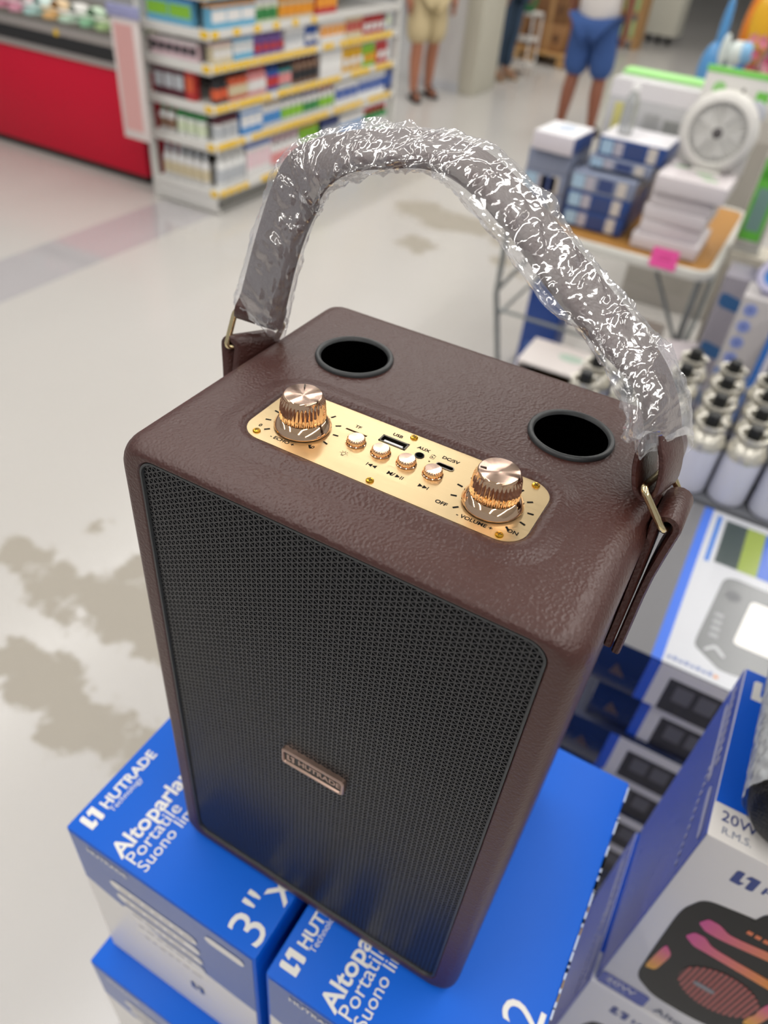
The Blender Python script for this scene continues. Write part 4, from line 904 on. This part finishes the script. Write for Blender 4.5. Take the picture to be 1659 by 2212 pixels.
def person(label, loc, rz, skin, hair, shirt, lower, lower_kind, shoe, feet, sleeve=.55, shirt_len=0.0):
    """feet: ((dx,dy),(dx,dy)) of left/right ankle; faces -y locally"""
    t = thing('person', label, 'person', loc, rz); k = 1.0
    sk = mat('skin_' + skin, skin, .5)
    pel = (0, 0, .93); ch = (0, .01, 1.30); nk = (0, .0, 1.47); hips = [(.09, 0, .90), (-.09, 0, .90)]
    pts = [pel, (0, .005, 1.10), ch, (0, .01, 1.42), nk, (0, -.015, 1.56), (0, -.02, 1.66), (0, -.01, 1.72)]
    rad = [(.15, .105), (.135, .10), (.155, .105), (.10, .075), .055, (.072, .088), (.078, .098), (.055, .07)]
    ed = [(i, i + 1) for i in range(7)]
    legs = []
    for s, (fx, fy) in zip((1, -1), feet):
        b_ = len(pts); hip = (.095 * s, 0, .87); kn = ((.095 * s + fx) / 2, fy / 2 - .03, .49); an = (fx, fy, .085); toe = (fx + .015 * s, fy - .15, .035)
        calf = lerp3(kn, an, .35); calf = (calf[0], calf[1] + .02, calf[2])
        pts += [hip, kn, calf, an, (fx, fy - .05, .045), toe]; rad += [(.088, .092), .062, (.062, .066), .042, (.042, .035), (.040, .022)]
        ed += [(0, b_), (b_, b_ + 1), (b_ + 1, b_ + 2), (b_ + 2, b_ + 3), (b_ + 3, b_ + 4), (b_ + 4, b_ + 5)]; legs.append((hip, kn, calf, an, toe))
    arms = []
    for s in (1, -1):
        b_ = len(pts); sh = (.19 * s, .01, 1.40); el = (.25 * s, .02, 1.12); wr = (.24 * s, -.06, .89); pa = (.235 * s, -.085, .81)
        pts += [sh, el, wr, pa]; rad += [.055, .040, .028, (.022, .040)]; ed += [(3, b_), (b_, b_ + 1), (b_ + 1, b_ + 2), (b_ + 2, b_ + 3)]; arms.append((sh, el, wr, pa))
        for q in range(4):
            f0 = len(pts); fx = (pa[0], pa[1] - .028 + .018 * q, pa[2] - .03); f1 = (fx[0] - .005 * s, fx[1] - .004, fx[2] - .035); f2 = (fx[0] - .014 * s, fx[1] - .004, fx[2] - (.062 if q in (1, 2) else .052))
            pts += [f1, f2]; rad += [.0095, .008]; ed += [(b_ + 3, f0), (f0, f0 + 1)]
        f0 = len(pts); pts += [(pa[0] - .01 * s, pa[1] - .045, pa[2] + .01), (pa[0] - .018 * s, pa[1] - .06, pa[2] - .03)]; rad += [.011, .009]; ed += [(b_ + 3, f0), (f0, f0 + 1)]
    obj('body', skin_mesh('body', pts, ed, rad, sk), t)
    fm = MB()
    for s in (1, -1): MB().lathe([(0, -.004), (.010, -.002), (.012, .002), (0, .005)], 12, M=frame_m((.030 * s, -.113, 1.635), X, Z)).build('eye', C('2A221C', .3), t, 60)
    MB().lathe([(.014, -.03), (.012, -.01), (.005, .01), (0, .012)], 10, M=Matrix.Translation((0, -.118, 1.61)) @ Matrix.Rotation(radians(20), 4, 'X')).build('nose', sk, t, 60)
    MB().box((0, -.112, 1.565), (.042, .008, .010)).build('mouth', C('8E4A42', .5), t, 60, .003)
    for s in (1, -1): MB().lathe([(0, -.006), (.022, -.004), (.024, .002), (.012, .004), (0, 0)], 12, M=frame_m((.083 * s, -.005, 1.63), Y, Z)).build('ear', sk, t, 60)
    rs = []
    for i in range(9):
        a = pi / 2 * i / 8; rs.append([((.098 * cos(a)) * cos(q), -.005 + .112 * cos(a) * sin(q) + .012, 1.655 + .125 * sin(a) - (.07 if sin(q) > .1 else 0) * (1 - i / 8)) for q in [2 * pi * j / 24 for j in range(24)]])
    MB().rings(rs, True).build('hair', C(hair, .7), t, 60)
    # shirt
    sp_ = [(0, 0, .90 + shirt_len), (0, .005, 1.10), ch, (0, .01, 1.42)]; sr = [(.215, .165), (.185, .14), (.178, .128), (.125, .095)]; se = [(0, 1), (1, 2), (2, 3)]
    for sh, el, wr, pa in arms:
        b_ = len(sp_); sp_ += [sh, lerp3(sh, el, sleeve)]; sr += [.072, .066]; se += [(3, b_), (b_, b_ + 1)]
    obj('shirt', skin_mesh('shirt', sp_, se, sr, mat('cloth_' + shirt, shirt, .85)), t)
    # shorts or trousers
    lp = [(0, 0, .95)]; lr = [(.185, .135)]; le = []
    for hip, kn, calf, an, toe in legs:
        b_ = len(lp)
        if lower_kind == 'shorts': lp += [hip, lerp3(hip, kn, .5), lerp3(kn, calf, .28)]; lr += [(.118, .118), (.122, .122), (.124, .124)]; le += [(0, b_), (b_, b_ + 1), (b_ + 1, b_ + 2)]
        else: lp += [hip, kn, calf, lerp3(calf, an, .95)]; lr += [(.105, .11), .082, .078, .075]; le += [(0, b_), (b_, b_ + 1), (b_ + 1, b_ + 2), (b_ + 2, b_ + 3)]
    obj('shorts' if lower_kind == 'shorts' else 'trousers', skin_mesh('lower', lp, le, lr, mat('cloth_' + lower, lower, .85)), t)
    for hip, kn, calf, an, toe in legs:
        x, y = an[0], an[1]; dx = (toe[0] - an[0])
        pr_ = [(-.036, .065), (-.030, .09), (.030, .09), (.036, .065), (.034, -.02), (.046, -.10), (.038, -.17), (0, -.192), (-.036, -.17), (-.044, -.10), (-.034, -.02)]
        so = MB().prism([(x + a + dx * (-b_ / .15), y + b_) for a, b_ in pr_][::-1], .002, .022).build('sandal', C(shoe, .6), t, 40)
        for yy, hh in ((-.11, .062), (-.055, .082)):
            MB().tube([(x + dx * (-yy / .15) + .046 * cos(a), y + yy, .016 + hh * sin(a)) for a in [pi * j / 10 for j in range(11)]], .008, 6).build('strap', C(shoe, .6), so, 60)
    return t
person('person in beige shorts and black top with dark sandals by the white pillar', (-3.62, 7.42, 0), radians(52), 'B0755A', '2A1E18', '15161A', 'CDBB92', 'shorts', '2C2A2C', ((.13, .10), (-.10, -.06)), .5, -.07)
person('person in dark blue jeans standing behind the white pillar', (-3.42, 9.06, 0), radians(75), 'A8785E', '2A1E18', 'B9BDC0', '2F4257', 'trousers', 'A08A6E', ((.10, .02), (-.10, .03)), .5, .0)
person('person in white shirt and blue shorts standing behind the folding table', (-1.95, 7.30, 0), radians(178), '8A5540', '2A1E18', 'D6D0CC', '35548E', 'shorts', '3A302C', ((.135, .02), (-.15, -.02)), .6, -.11)

# ------------------------------------------------------------------ folding table with boxed goods
TZ = .74
tb = thing('folding_table', 'white folding table with brown top and grey metal legs', 'table', (-.48, 3.05, 0))
def rr_xy(hx, y0, y1, r): return rrect(hx, y0, y1, r, 6)
MB().prism(rr_xy(.405, -.385, .435, .05), TZ - .010, TZ).build('tabletop', mat('table_brown', 'B5823F', .45), tb)
rm = [[(x, y, z) for x, y in rr_xy(.405 + o, -.385 - o, .435 + o, .05 + o)] for o, z in ((.0, TZ - .028), (.022, TZ - .030), (.028, TZ - .012), (.022, TZ + .004), (.002, TZ + .005), (-.002, TZ - .002))]
MB().rings(rm + rm[:1]).build('table_rim', C('DAD8D0', .4), tb, 40)
legm = mat('leg_grey', '8F9494', .35, .6)
for sx in (-1, 1):
    MB().tube([(sx * .385, -.31, TZ - .03), (sx * .385, -.30, .40), (sx * .375, -.13, .01)], .0125, 10).build('leg', legm, tb, 60)
    MB().tube([(sx * .385, .36, TZ - .03), (sx * .385, .35, .40), (sx * .375, .22, .01)], .0125, 10).build('leg', legm, tb, 60)
    MB().tube([(sx * .380, -.30, .42), (sx * .20, -.30, TZ - .03)], .008, 8).build('brace', legm, tb, 60)
    MB().tube([(sx * .380, -.255, .28), (sx * .38, .30, .28)], .008, 8).build('brace', legm, tb, 60)
MB().tube([(-.385, -.27, .32), (.385, -.27, .32)], .008, 8).build('crossbar', legm, tb, 60)
pk = thing('price_card', 'bright pink price card stuck on front edge of the folding table', 'price card', (-.228, 2.633, .728)); MB().bbox((-.047, -.001, 0), (.047, .001, .070)).build('card', mat('neon_pink', 'FF5FB0', .6), pk)
for k in range(2): MB().bbox((-.024 + k * .008, -.0014, .030 + .012 * k), (.026, -.0009, .034 + .012 * k)).build('handwritten_line', C('E0408C', .6), pk)
nb = mat('goods_navy', '2E4A86', .35); gf = mat('goods_film', '8890A6', .25)
def goods(name, label, x0, x1, y0, d_, z0, z1, m, rz=0, pic=True, top=None, group=None):
    t = thing(name, label, 'carton', ((x0 + x1) / 2, y0 + d_ / 2, z0), rz, group); w_ = x1 - x0; h_ = z1 - z0
    MB().bbox((-w_ / 2, -d_ / 2, 0), (w_ / 2, d_ / 2, h_)).build('box_body', m, t, 40, .003)
    if top: decal('white_top', rect(-w_ / 2 + .002, -d_ / 2 + .002, w_ / 2 - .002, d_ / 2 - .002), C(top, .4), frame_m((0, 0, h_ - .0003), X, Y), t, .0008)
    if pic:
        F = frame_m((0, -d_ / 2 - .0003, 0), X, Z)
        decal('light_blue_picture', rect(-w_ / 2 + .01, h_ * .12, -w_ / 2 + .055, h_ * .85), C('A9C6DC', .4), F, t, .0004); decal('photo_picture', rect(-w_ / 2 + .06, h_ * .12, -w_ / 2 + .095, h_ * .85), C('B7B3BE', .4), F, t, .0004)
        decal('dark_panel', rect(-.015, h_ * .15, .045, h_ * .85), C('3A4A7C', .4), F, t, .0004); decal('item_picture', rect(w_ / 2 - .065, h_ * .1, w_ / 2 - .03, h_ * .9), C('D0C8C0', .4), F, t, .0004)
    return t
G = 'boxed goods on the folding table'
RB = ['navy box at the bottom of the middle stack on the folding table', 'navy box second from the bottom of the middle stack', 'film wrapped navy box third from the bottom of middle stack']
for k in range(3): goods('boxed_goods', RB[k], -.668, -.43 + .004 * k, 2.772, .30, TZ + .006 + .0665 * k, TZ + .006 + .0665 * k + .0655, nb if k < 2 else gf)
goods('boxed_goods', 'film wrapped navy box second from the top of middle stack', -.630, -.388, 2.82, .25, .9565, .996, gf); goods('boxed_goods', 'navy box with white lid, topmost of the middle stack', -.612, -.362, 2.84, .22, .9972, 1.062, nb, 0, True, 'E8E6EA')
LBn = ['film wrapped box at the bottom of the left stack', 'film wrapped box second from the bottom of left stack', 'film wrapped box third from the bottom of left stack']
for k in range(3): goods('boxed_goods', LBn[k], -.865 + .003 * k, -.685, 2.80, .24, TZ + .006 + .080 * k, TZ + .006 + .080 * k + .079, gf, 0, k < 2)
lt = goods('boxed_goods', 'white box with navy side lying askew, topmost of left stack', -.838, -.676, 2.765, .215, .9862, 1.048, C('D9D2D8', .4), -.06, False, 'EEEDF0')
decal('navy_side', rect(-.10, .004, .10, .058), nb, frame_m((.0815, 0, 0), Y, Z), lt, .0004); decal('pale_blue_print', disc(.0, .02, .035, 20, .05), C('C3CFE0', .4), frame_m((0, 0, .0626), X, Y), lt, .0003)
wbx = C('DAD2D4', .5)
WZ = [TZ + .006, .800, .852, .904, .954, 1.012]; WX = [(-.378, -.135), (-.366, -.150), (-.362, -.140), (-.356, -.136), (-.352, -.130)]
WL = ['plain white box at the bottom of the white stack behind the pink card', 'plain white box second from the bottom of white stack', 'plain white box in the middle of white stack', 'plain white box second from the top of white stack', 'white box with green print on top of white stack']
for k in range(5):
    b_ = goods('white_goods_box', WL[k], WX[k][0], WX[k][1] + (.022 if k == 4 else 0), 2.722 + (.0, .012, .006, .010, -.012)[k], .25, WZ[k], WZ[k + 1] - .0012, wbx, (0, .03, -.02, .015, 0)[k], False)
    if k == 4:
        for q, (xx, yy) in enumerate(((-.07, .04), (.05, -.06), (.02, -.01))): decal('green_print', disc(xx, yy, .03, 14, .016), C('A9C9A2', .4), frame_m((0, 0, .0569), X, Y), b_, .0004)
# fan pack standing on the white stack
fan = thing('fan_pack', 'round white fan on green and white pack standing on white boxes', 'fan', (-.215, 2.862, 1.0125))
FM = lambda y: frame_m((0, y, 0), X, Z)
pm_ = Matrix.Rotation(radians(-12), 4, 'X')
fp = MB().bbox((-.110, .06, 0), (.115, .068, .312)).build('backing_card', C('E6E3DE', .5), fan, 40, .002)
MB().bbox((-.112, .058, .296), (.117, .070, .314)).build('green_top_edge', C('8CE06A', .5), fp); decal('green_logo', disc(-.055, .250, .022), C('9FD98A', .5), FM(.0596), fp, .0004); decal('green_tab', rect(.070, .225, .112, .262), C('7FD35A', .5), FM(.0596), fp, .0004)
decal('print_mark', rect(.020, .246, .030, .262), C('77706C', .5), FM(.0596), fp, .0004)
fz = .118
FR = Matrix.Translation((-.004, .02, fz + .012)) @ Matrix.Rotation(radians(90), 4, 'X') @ Matrix.Scale(1.09, 4)
MB().lathe([(.085, -.028), (.108, -.026), (.118, -.010), (.118, .012), (.106, .026), (.090, .029), (.086, .020)], 56, M=FR).build('fan_ring', C('E4E1DB', .4), fan, 50)
MB().lathe([(0, .002), (.088, .002), (.088, .006), (0, .006)], 40, M=FR).build('fan_back', C('E2E0DA', .5), fan, 50)
for k in range(36):
    a = 2 * pi * k / 36; MB().tube([tuple(FR @ Vector((r * cos(a + sw), r * sin(a + sw), .024 + dz))) for r, sw, dz in ((.016, 0, .004), (.05, .12, .004), (.089, .2, 0))], .0013, 5).build('guard_wire', C('F1EFEA', .4), fan, 60)
for k in range(5):
    a = 2 * pi * k / 5; q = [(r * cos(a + t_), r * sin(a + t_), z) for r, t_, z in ((.015, -.3, .008), (.075, -.35, .008), (.078, .25, .014), (.015, .3, .012))]
    MB().add(q + [(x, y, z + .002) for x, y, z in q], [(0, 1, 2, 3), (7, 6, 5, 4), (0, 4, 5, 1), (1, 5, 6, 2), (2, 6, 7, 3), (3, 7, 4, 0)], FR).build('blade', C('EDEBE6', .3), fan)
MB().lathe([(.0, .022), (.015, .022), (.016, .030), (.012, .033), (0, .033)], 24, M=FR).build('hub', C('5C5858', .4), fan, 50)
MB().lathe([(.030, .0), (.036, .004), (.036, .012), (.028, .016), (0, .016)], 30, M=Matrix.Translation((.088, .035, .205)) @ Matrix.Rotation(radians(90), 4, 'X')).build('clip_lamp', C('C9CBD2', .3), fan, 50)
MB().bbox((-.05, -.03, 0), (.05, .055, .008)).build('foot', C('E4E1DB', .4), fan, 40, .003)
# big pale box with green top behind, and the bottle in front of it
bg_ = thing('pale_appliance_box', 'large pale grey box with green top edge behind the bottle', 'carton', (-.525, 3.24, TZ + .0055))
MB().bbox((-.165, -.09, 0), (.165, .12, .455)).build('box_body', C('C9C8C8', .5), bg_, 40, .004); MB().bbox((-.163, .02, .4545), (.163, .121, .470)).build('green_lid', C('A5E58C', .5), bg_, 40, .003); MB().bbox((-.166, -.091, .395), (.166, -.0885, .456)).build('white_band', C('E9E5E6', .5), bg_)
for q, (xx, zz, c_) in enumerate(((.02, .32, 'B9B9B7'), (.10, .31, '9FA09C'), (.0, .22, 'A19D90'), (.085, .205, 'A5A5A0'))): decal('product_photo', rect(xx - .032, zz - .035, xx + .032, zz + .035), C(c_, .5), frame_m((0, -.0903, 0), X, Z), bg_, .0005)
decal('yellow_label', rect(-.135, .27, -.095, .375), C('DCD486', .5), frame_m((0, -.0903, 0), X, Z), bg_, .0005); decal('grey_photo', rect(-.15, .19, -.105, .265), C('A6A39C', .5), frame_m((0, -.0903, 0), X, Z), bg_, .0005)
bo = thing('water_bottle', 'ribbed clear plastic bottle with white cap standing on middle stack', 'bottle', (-.548, 2.93, 1.0632))
bpl = mat('bottle_pet', 'DADCDC', .12, 0.0, Transmission_Weight=.55, IOR=1.2)
MB().lathe([(0, .001), (.024, .001), (.027, .008)] + [(.0275 + .0012 * (k % 2), .012 + k * .006) for k in range(16)] + [(.026, .112), (.018, .130), (.012, .140), (.012, .146)], 28).build('bottle_body', bpl, bo, 30); MB().lathe([(.0145, .142), (.015, .162), (.013, .165), (0, .165)], 20).build('cap', C('F2F1EF', .4), bo, 40)
# green and white pack leaning at the right of the table, and the cream column below it
gb = thing('green_pack', 'green framed white pack hanging at right corner of the folding table', 'pack', (-.02, 2.97, .745))
MB().bbox((-.024, -.012, .02), (.075, .06, .36)).build('pack_body', C('DAD9D0', .5), gb, 40, .012); F = frame_m((0, -.0124, 0), X, Z)
decal('green_frame', rect(-.018, .05, .060, .335), C('6DC84A', .5), F, gb, .0004); decal('window', rect(-.005, .085, .045, .235), C('7FA39B', .3), frame_m((0, -.013, 0), X, Z), gb, .0004); decal('dark_green_bar', rect(-.014, .265, .052, .298), C('4FA82E', .5), frame_m((0, -.013, 0), X, Z), gb, .0004)
MB().bbox((-.030, -.006, 0.0), (.078, .050, .02)).build('pack_foot', C('DAD9D0', .5), gb, 40, .004)
pc = thing('cream_cabinet', 'cream cabinet standing right of the folding table', 'cabinet', (.025, 3.0, 0)); MB().bbox((-.068, -.06, 0), (.075, .10, .7445)).build('panel_body', C('CFC8B8', .5), pc, 40, .006); MB().bbox((-.06, -.0615, .05), (.067, -.0595, .70)).build('panel_door', C('C9C2B0', .5), pc)
# white boxes on the floor in front of the table
fb = thing('floor_carton', 'white carton with faint green print on the floor under the table', 'carton', (-.455, 2.42, 0), .02)
MB().bbox((-.15, -.13, .001), (.15, .13, .20)).build('box_body', C('D9D1CF', .5), fb, 40, .004); decal('green_print', rect(-.11, .06, .07, .10), C('A9BDB0', .5), frame_m((0, -.1303, 0), X, Z), fb, .0004)
fo = thing('open_carton', 'open white carton showing brown inside, on the lower white carton', 'carton', (-.455, 2.45, .2008), .02)
o_ = MB(); o_.bbox((-.14, -.12, 0), (.14, -.115, .05)); o_.build('front_wall', C('DCD4D2', .5), fo)
MB().bbox((-.14, .115, 0), (.14, .12, .15)).build('rear_wall', C('DCD4D2', .5), fo); MB().bbox((-.14, -.12, 0), (-.135, .12, .15)).build('side_wall', C('DCD4D2', .5), fo); MB().bbox((.135, -.12, 0), (.14, .12, .15)).build('side_wall', C('DCD4D2', .5), fo)
MB().bbox((-.135, -.115, .0), (.135, .115, .004)).build('bottom', C('6B4A1E', .7), fo); MB().bbox((-.12, -.10, .004), (.12, .10, .035)).build('brown_insert', C('5A3C14', .7), fo)
MB().bbox((-.145, -.10, .150), (.145, .12, .156)).build('lid', C('E6DFDC', .5), fo); decal('green_print', disc(.03, .03, .05, 16, .03), C('B9CFC0', .5), frame_m((0, 0, .1563), X, Y), fo, .0003)
fs = thing('floor_carton_tall', 'white carton with dark green picture beside the open carton', 'carton', (-.03, 2.52, 0), .5)
MB().bbox((-.08, -.10, .001), (.08, .10, .50)).build('box_body', C('D5CCD0', .5), fs, 40, .004); decal('dark_picture', rect(-.09, .06, .09, .45), C('39413F', .4), frame_m((.0803, 0, 0), Y, Z), fs, .0004); decal('green_leaf_print', disc(.0, .13, .05, 14, .05), C('4A6B42', .4), frame_m((.0809, 0, 0), Y, Z), fs, .0004)
fr_ = thing('striped_carton', 'white carton with orange stripe and blue dot under the table', 'carton', (-.30, 2.93, 0)); MB().bbox((-.12, -.10, .001), (.12, .10, .36)).build('box_body', C('E2DCD8', .5), fr_, 40, .004); decal('orange_stripe', rect(-.10, .27, .08, .32), C('D8A06A', .5), frame_m((0, -.1003, 0), X, Z), fr_, .0004); decal('blue_dot', disc(.05, .18, .022), C('4A9AD6', .5), frame_m((0, -.1003, 0), X, Z), fr_, .0004)
bb = thing('blue_floor_box', 'blue box standing under the left part of the folding table', 'carton', (-.66, 2.95, 0)); MB().bbox((-.10, -.06, .001), (.06, .10, .42)).build('box_body', C('2B4F9E', .4), bb, 40, .004); decal('pale_print', rect(-.07, .10, .03, .16), C('5E7FC0', .4), frame_m((0, -.0603, 0), X, Z), bb, .0004)
# tall carton with four round icons at the right edge, and its neighbours
ib = thing('icon_carton', 'tall white carton with a column of four blue round icons', 'carton', (.150, 2.02, 0)); MB().bbox((-.068, -.02, .001), (.032, .10, .945)).build('box_body', C('B9B4B4', .4), ib, 40, .004)
for k in range(4): decal('round_icon', disc(-.038, .765 + .0485 * k, .0185), C('8E9BD0', .4), frame_m((0, -.0203, 0), X, Z), ib, .0005); decal('icon_symbol', disc(-.038, .765 + .0485 * k, .009, 16), C('6F80C0', .4), frame_m((0, -.0209, 0), X, Z), ib, .0004)
decal('blue_base_stripe', rect(-.066, .705, .030, .728), C('6F86B8', .4), frame_m((0, -.0203, 0), X, Z), ib, .0005)
RGm = frame_m((-.020, -.0205, .925), X, Z)
rg_ = thing('ring_gadget', 'white ring with blue centre on top of the icon carton', 'gadget', (.135, 2.06, .9455)); MB().lathe([(.026, -.012), (.042, -.012), (.045, 0), (.042, .012), (.026, .012), (.024, 0), (.026, -.012)], 36, M=Matrix.Translation((0, 0, .046)) @ Matrix.Rotation(radians(62), 4, 'X')).build('ring', C('B9B6D2', .4), rg_, 50); MB().lathe([(0, -.006), (.025, -.006), (.025, .006), (0, .006)], 30, M=Matrix.Translation((0, 0, .046)) @ Matrix.Rotation(radians(62), 4, 'X')).build('blue_centre', C('2F7FCC', .4), rg_, 40); MB().bbox((-.015, -.02, 0), (.015, .02, .012)).build('foot', C('B9B6D2', .4), rg_)
cb = thing('clear_case_carton', 'grey and white carton in clear case right of the icon carton', 'carton', (.262, 1.90, 0)); MB().bbox((-.062, -.02, .001), (.10, .12, .93)).build('box_body', C('CCC9D2', .35), cb, 40, .004); decal('dark_window', rect(-.05, .80, .09, .92), C('565B66', .2), frame_m((0, -.0203, 0), X, Z), cb, .0005); decal('teal_stripe', rect(-.06, .685, .09, .705), C('7FA3BC', .4), frame_m((0, -.0203, 0), X, Z), cb, .0005)
for q, (x0, y0, h_, c1, c2, lb) in enumerate(((.045, 2.42, .86, '8C8790', '2E5A8A', 'grey carton with blue bow print behind the icon carton'), (.150, 2.44, 1.0, '2F6FC0', '1B3F86', 'bright blue carton at the right edge behind the icon carton'), (.15, 2.75, 1.06, '9A97A0', '2F5F9A', 'grey carton with blue stripes at the right edge, farther back'))):
    e = thing('tall_carton', lb, 'carton', (x0, y0, 0)); MB().bbox((-.045, -.06, .001), (.055 + .1 * (q > 0), .08, h_)).build('box_body', C(c1, .4), e, 40, .004)
    for k in range(4): decal('blue_stripe' if q != 1 else 'navy_stripe', bezel([(-.035, h_ - .10 - .17 * k), (.045, h_ - .11 - .17 * k), (.045, h_ - .07 - .17 * k), (-.035, h_ - .05 - .17 * k)], 3), C(c2, .4), frame_m((0, -.0603, 0), X, Z), e, .0005)
# ------------------------------------------------------------------ inflatable toys and flowers behind the fan pack
st = thing('toy_stand', 'grey low stand holding inflatable toys behind the fan pack', 'stand', (-.42, 4.35, 0)); MB().bbox((-.16, -.30, .0), (.38, .30, 1.0)).build('stand_body', C('B5B0A8', .6), st, 40, .01); MB().bbox((-.15, -.302, .1), (.37, -.298, .9)).build('front_panel', C('A8A39A', .6), st)
def blob(name, c, r, m, parent, M=None, n=18, k=10):
    rs = []
    for i in range(k + 1):
        a = -pi / 2 + pi * i / k; rs.append([(c[0] + r[0] * cos(a) * cos(q), c[1] + r[1] * cos(a) * sin(q), c[2] + r[2] * sin(a)) for q in [2 * pi * j / n for j in range(n)]])
    return MB().rings(rs, True, M=M).build(name, m, parent, 80)
vb = mat('vinyl_blue', '5C9AD2', .2); vw = mat('vinyl_white', 'DCE6E2', .2); vo = mat('vinyl_orange', 'E8852A', .25); vd = mat('vinyl_deep_blue', '1668C2', .2)
t1 = thing('inflatable_toy', 'light blue and white inflatable animal behind the fan pack', 'inflatable', (-.46, 4.22, 1.0005))
blob('body', (-.04, 0, .125), (.062, .05, .125), vb, t1); blob('raised_fin', (-.035, 0, .30), (.022, .018, .13), vb, t1); blob('white_flank', (.0, -.035, .22), (.022, .02, .07), vw, t1); blob('belly', (.055, 0, .10), (.045, .045, .10), vw, t1); blob('head', (.062, -.01, .21), (.062, .045, .055), vw, t1); blob('head_cap', (.092, -.012, .215), (.042, .044, .052), mat('vinyl_sky', '8CC2EA', .2), t1); blob('side_flipper', (.085, -.02, .125), (.032, .03, .06), vd, t1)
t2 = thing("inflatable_toy", "orange and yellow inflatable at the top right corner", "inflatable", (-.36, 4.32, 1.0005)); blob('body', (0, 0, .30), (.075, .05, .19), vo, t2); blob('yellow_panel', (.012, -.03, .33), (.055, .03, .13), mat('vinyl_yellow', 'F0B62E', .25), t2); blob('base', (0, 0, .08), (.045, .04, .08), vo, t2)
t3 = thing('blue_fin_toy', 'blue triangular fin toy between the animal and orange inflatable', 'inflatable', (-.355, 4.40, 1.0005)); blob('fin', (0, 0, .21), (.04, .025, .21), mat('vinyl_steel', '5B92C0', .25), t3)
t4 = thing('flower_bunch', 'bunch of pink artificial flowers behind the fan pack', 'flowers', (-.262, 4.10, 1.0005))
random.seed(21); MB().lathe([(0, 0), (.05, 0), (.06, .09), (.052, .09), (0, .08)], 16).build('pot', C('6A5A6E', .5), t4, 40)
for k in range(26):
    a = random.uniform(0, 2 * pi); r = random.uniform(.01, .095); z = random.uniform(.10, .30); p = (r * cos(a), r * sin(a) * .7 - .02, z)
    MB().tube([(0, 0, .07), (p[0] * .5, p[1] * .5, z * .6), p], .002, 5).build('stem', C('5E7A3E', .6), t4)
    fl = MB()
    for q in range(5):
        b_ = 2 * pi * q / 5; fl.add([(p[0], p[1] - .004, p[2]), (p[0] + .016 * cos(b_ - .5), p[1] - .010, p[2] + .016 * sin(b_ - .5)), (p[0] + .024 * cos(b_), p[1] - .012, p[2] + .024 * sin(b_)), (p[0] + .016 * cos(b_ + .5), p[1] - .010, p[2] + .016 * sin(b_ + .5))], [(0, 1, 2, 3)])
    fl.build('blossom', C(random.choice(['E88AA4', 'D9688C', 'EFA6B8', 'C8557A']), .6), t4)
t5 = thing('teal_float', 'teal inflatable edge at the right border behind the fan pack', 'inflatable', (-.108, 4.10, 1.0005)); blob('float_body', (0, 0, .10), (.045, .04, .10), mat('vinyl_teal', '4DBDB5', .25), t5)
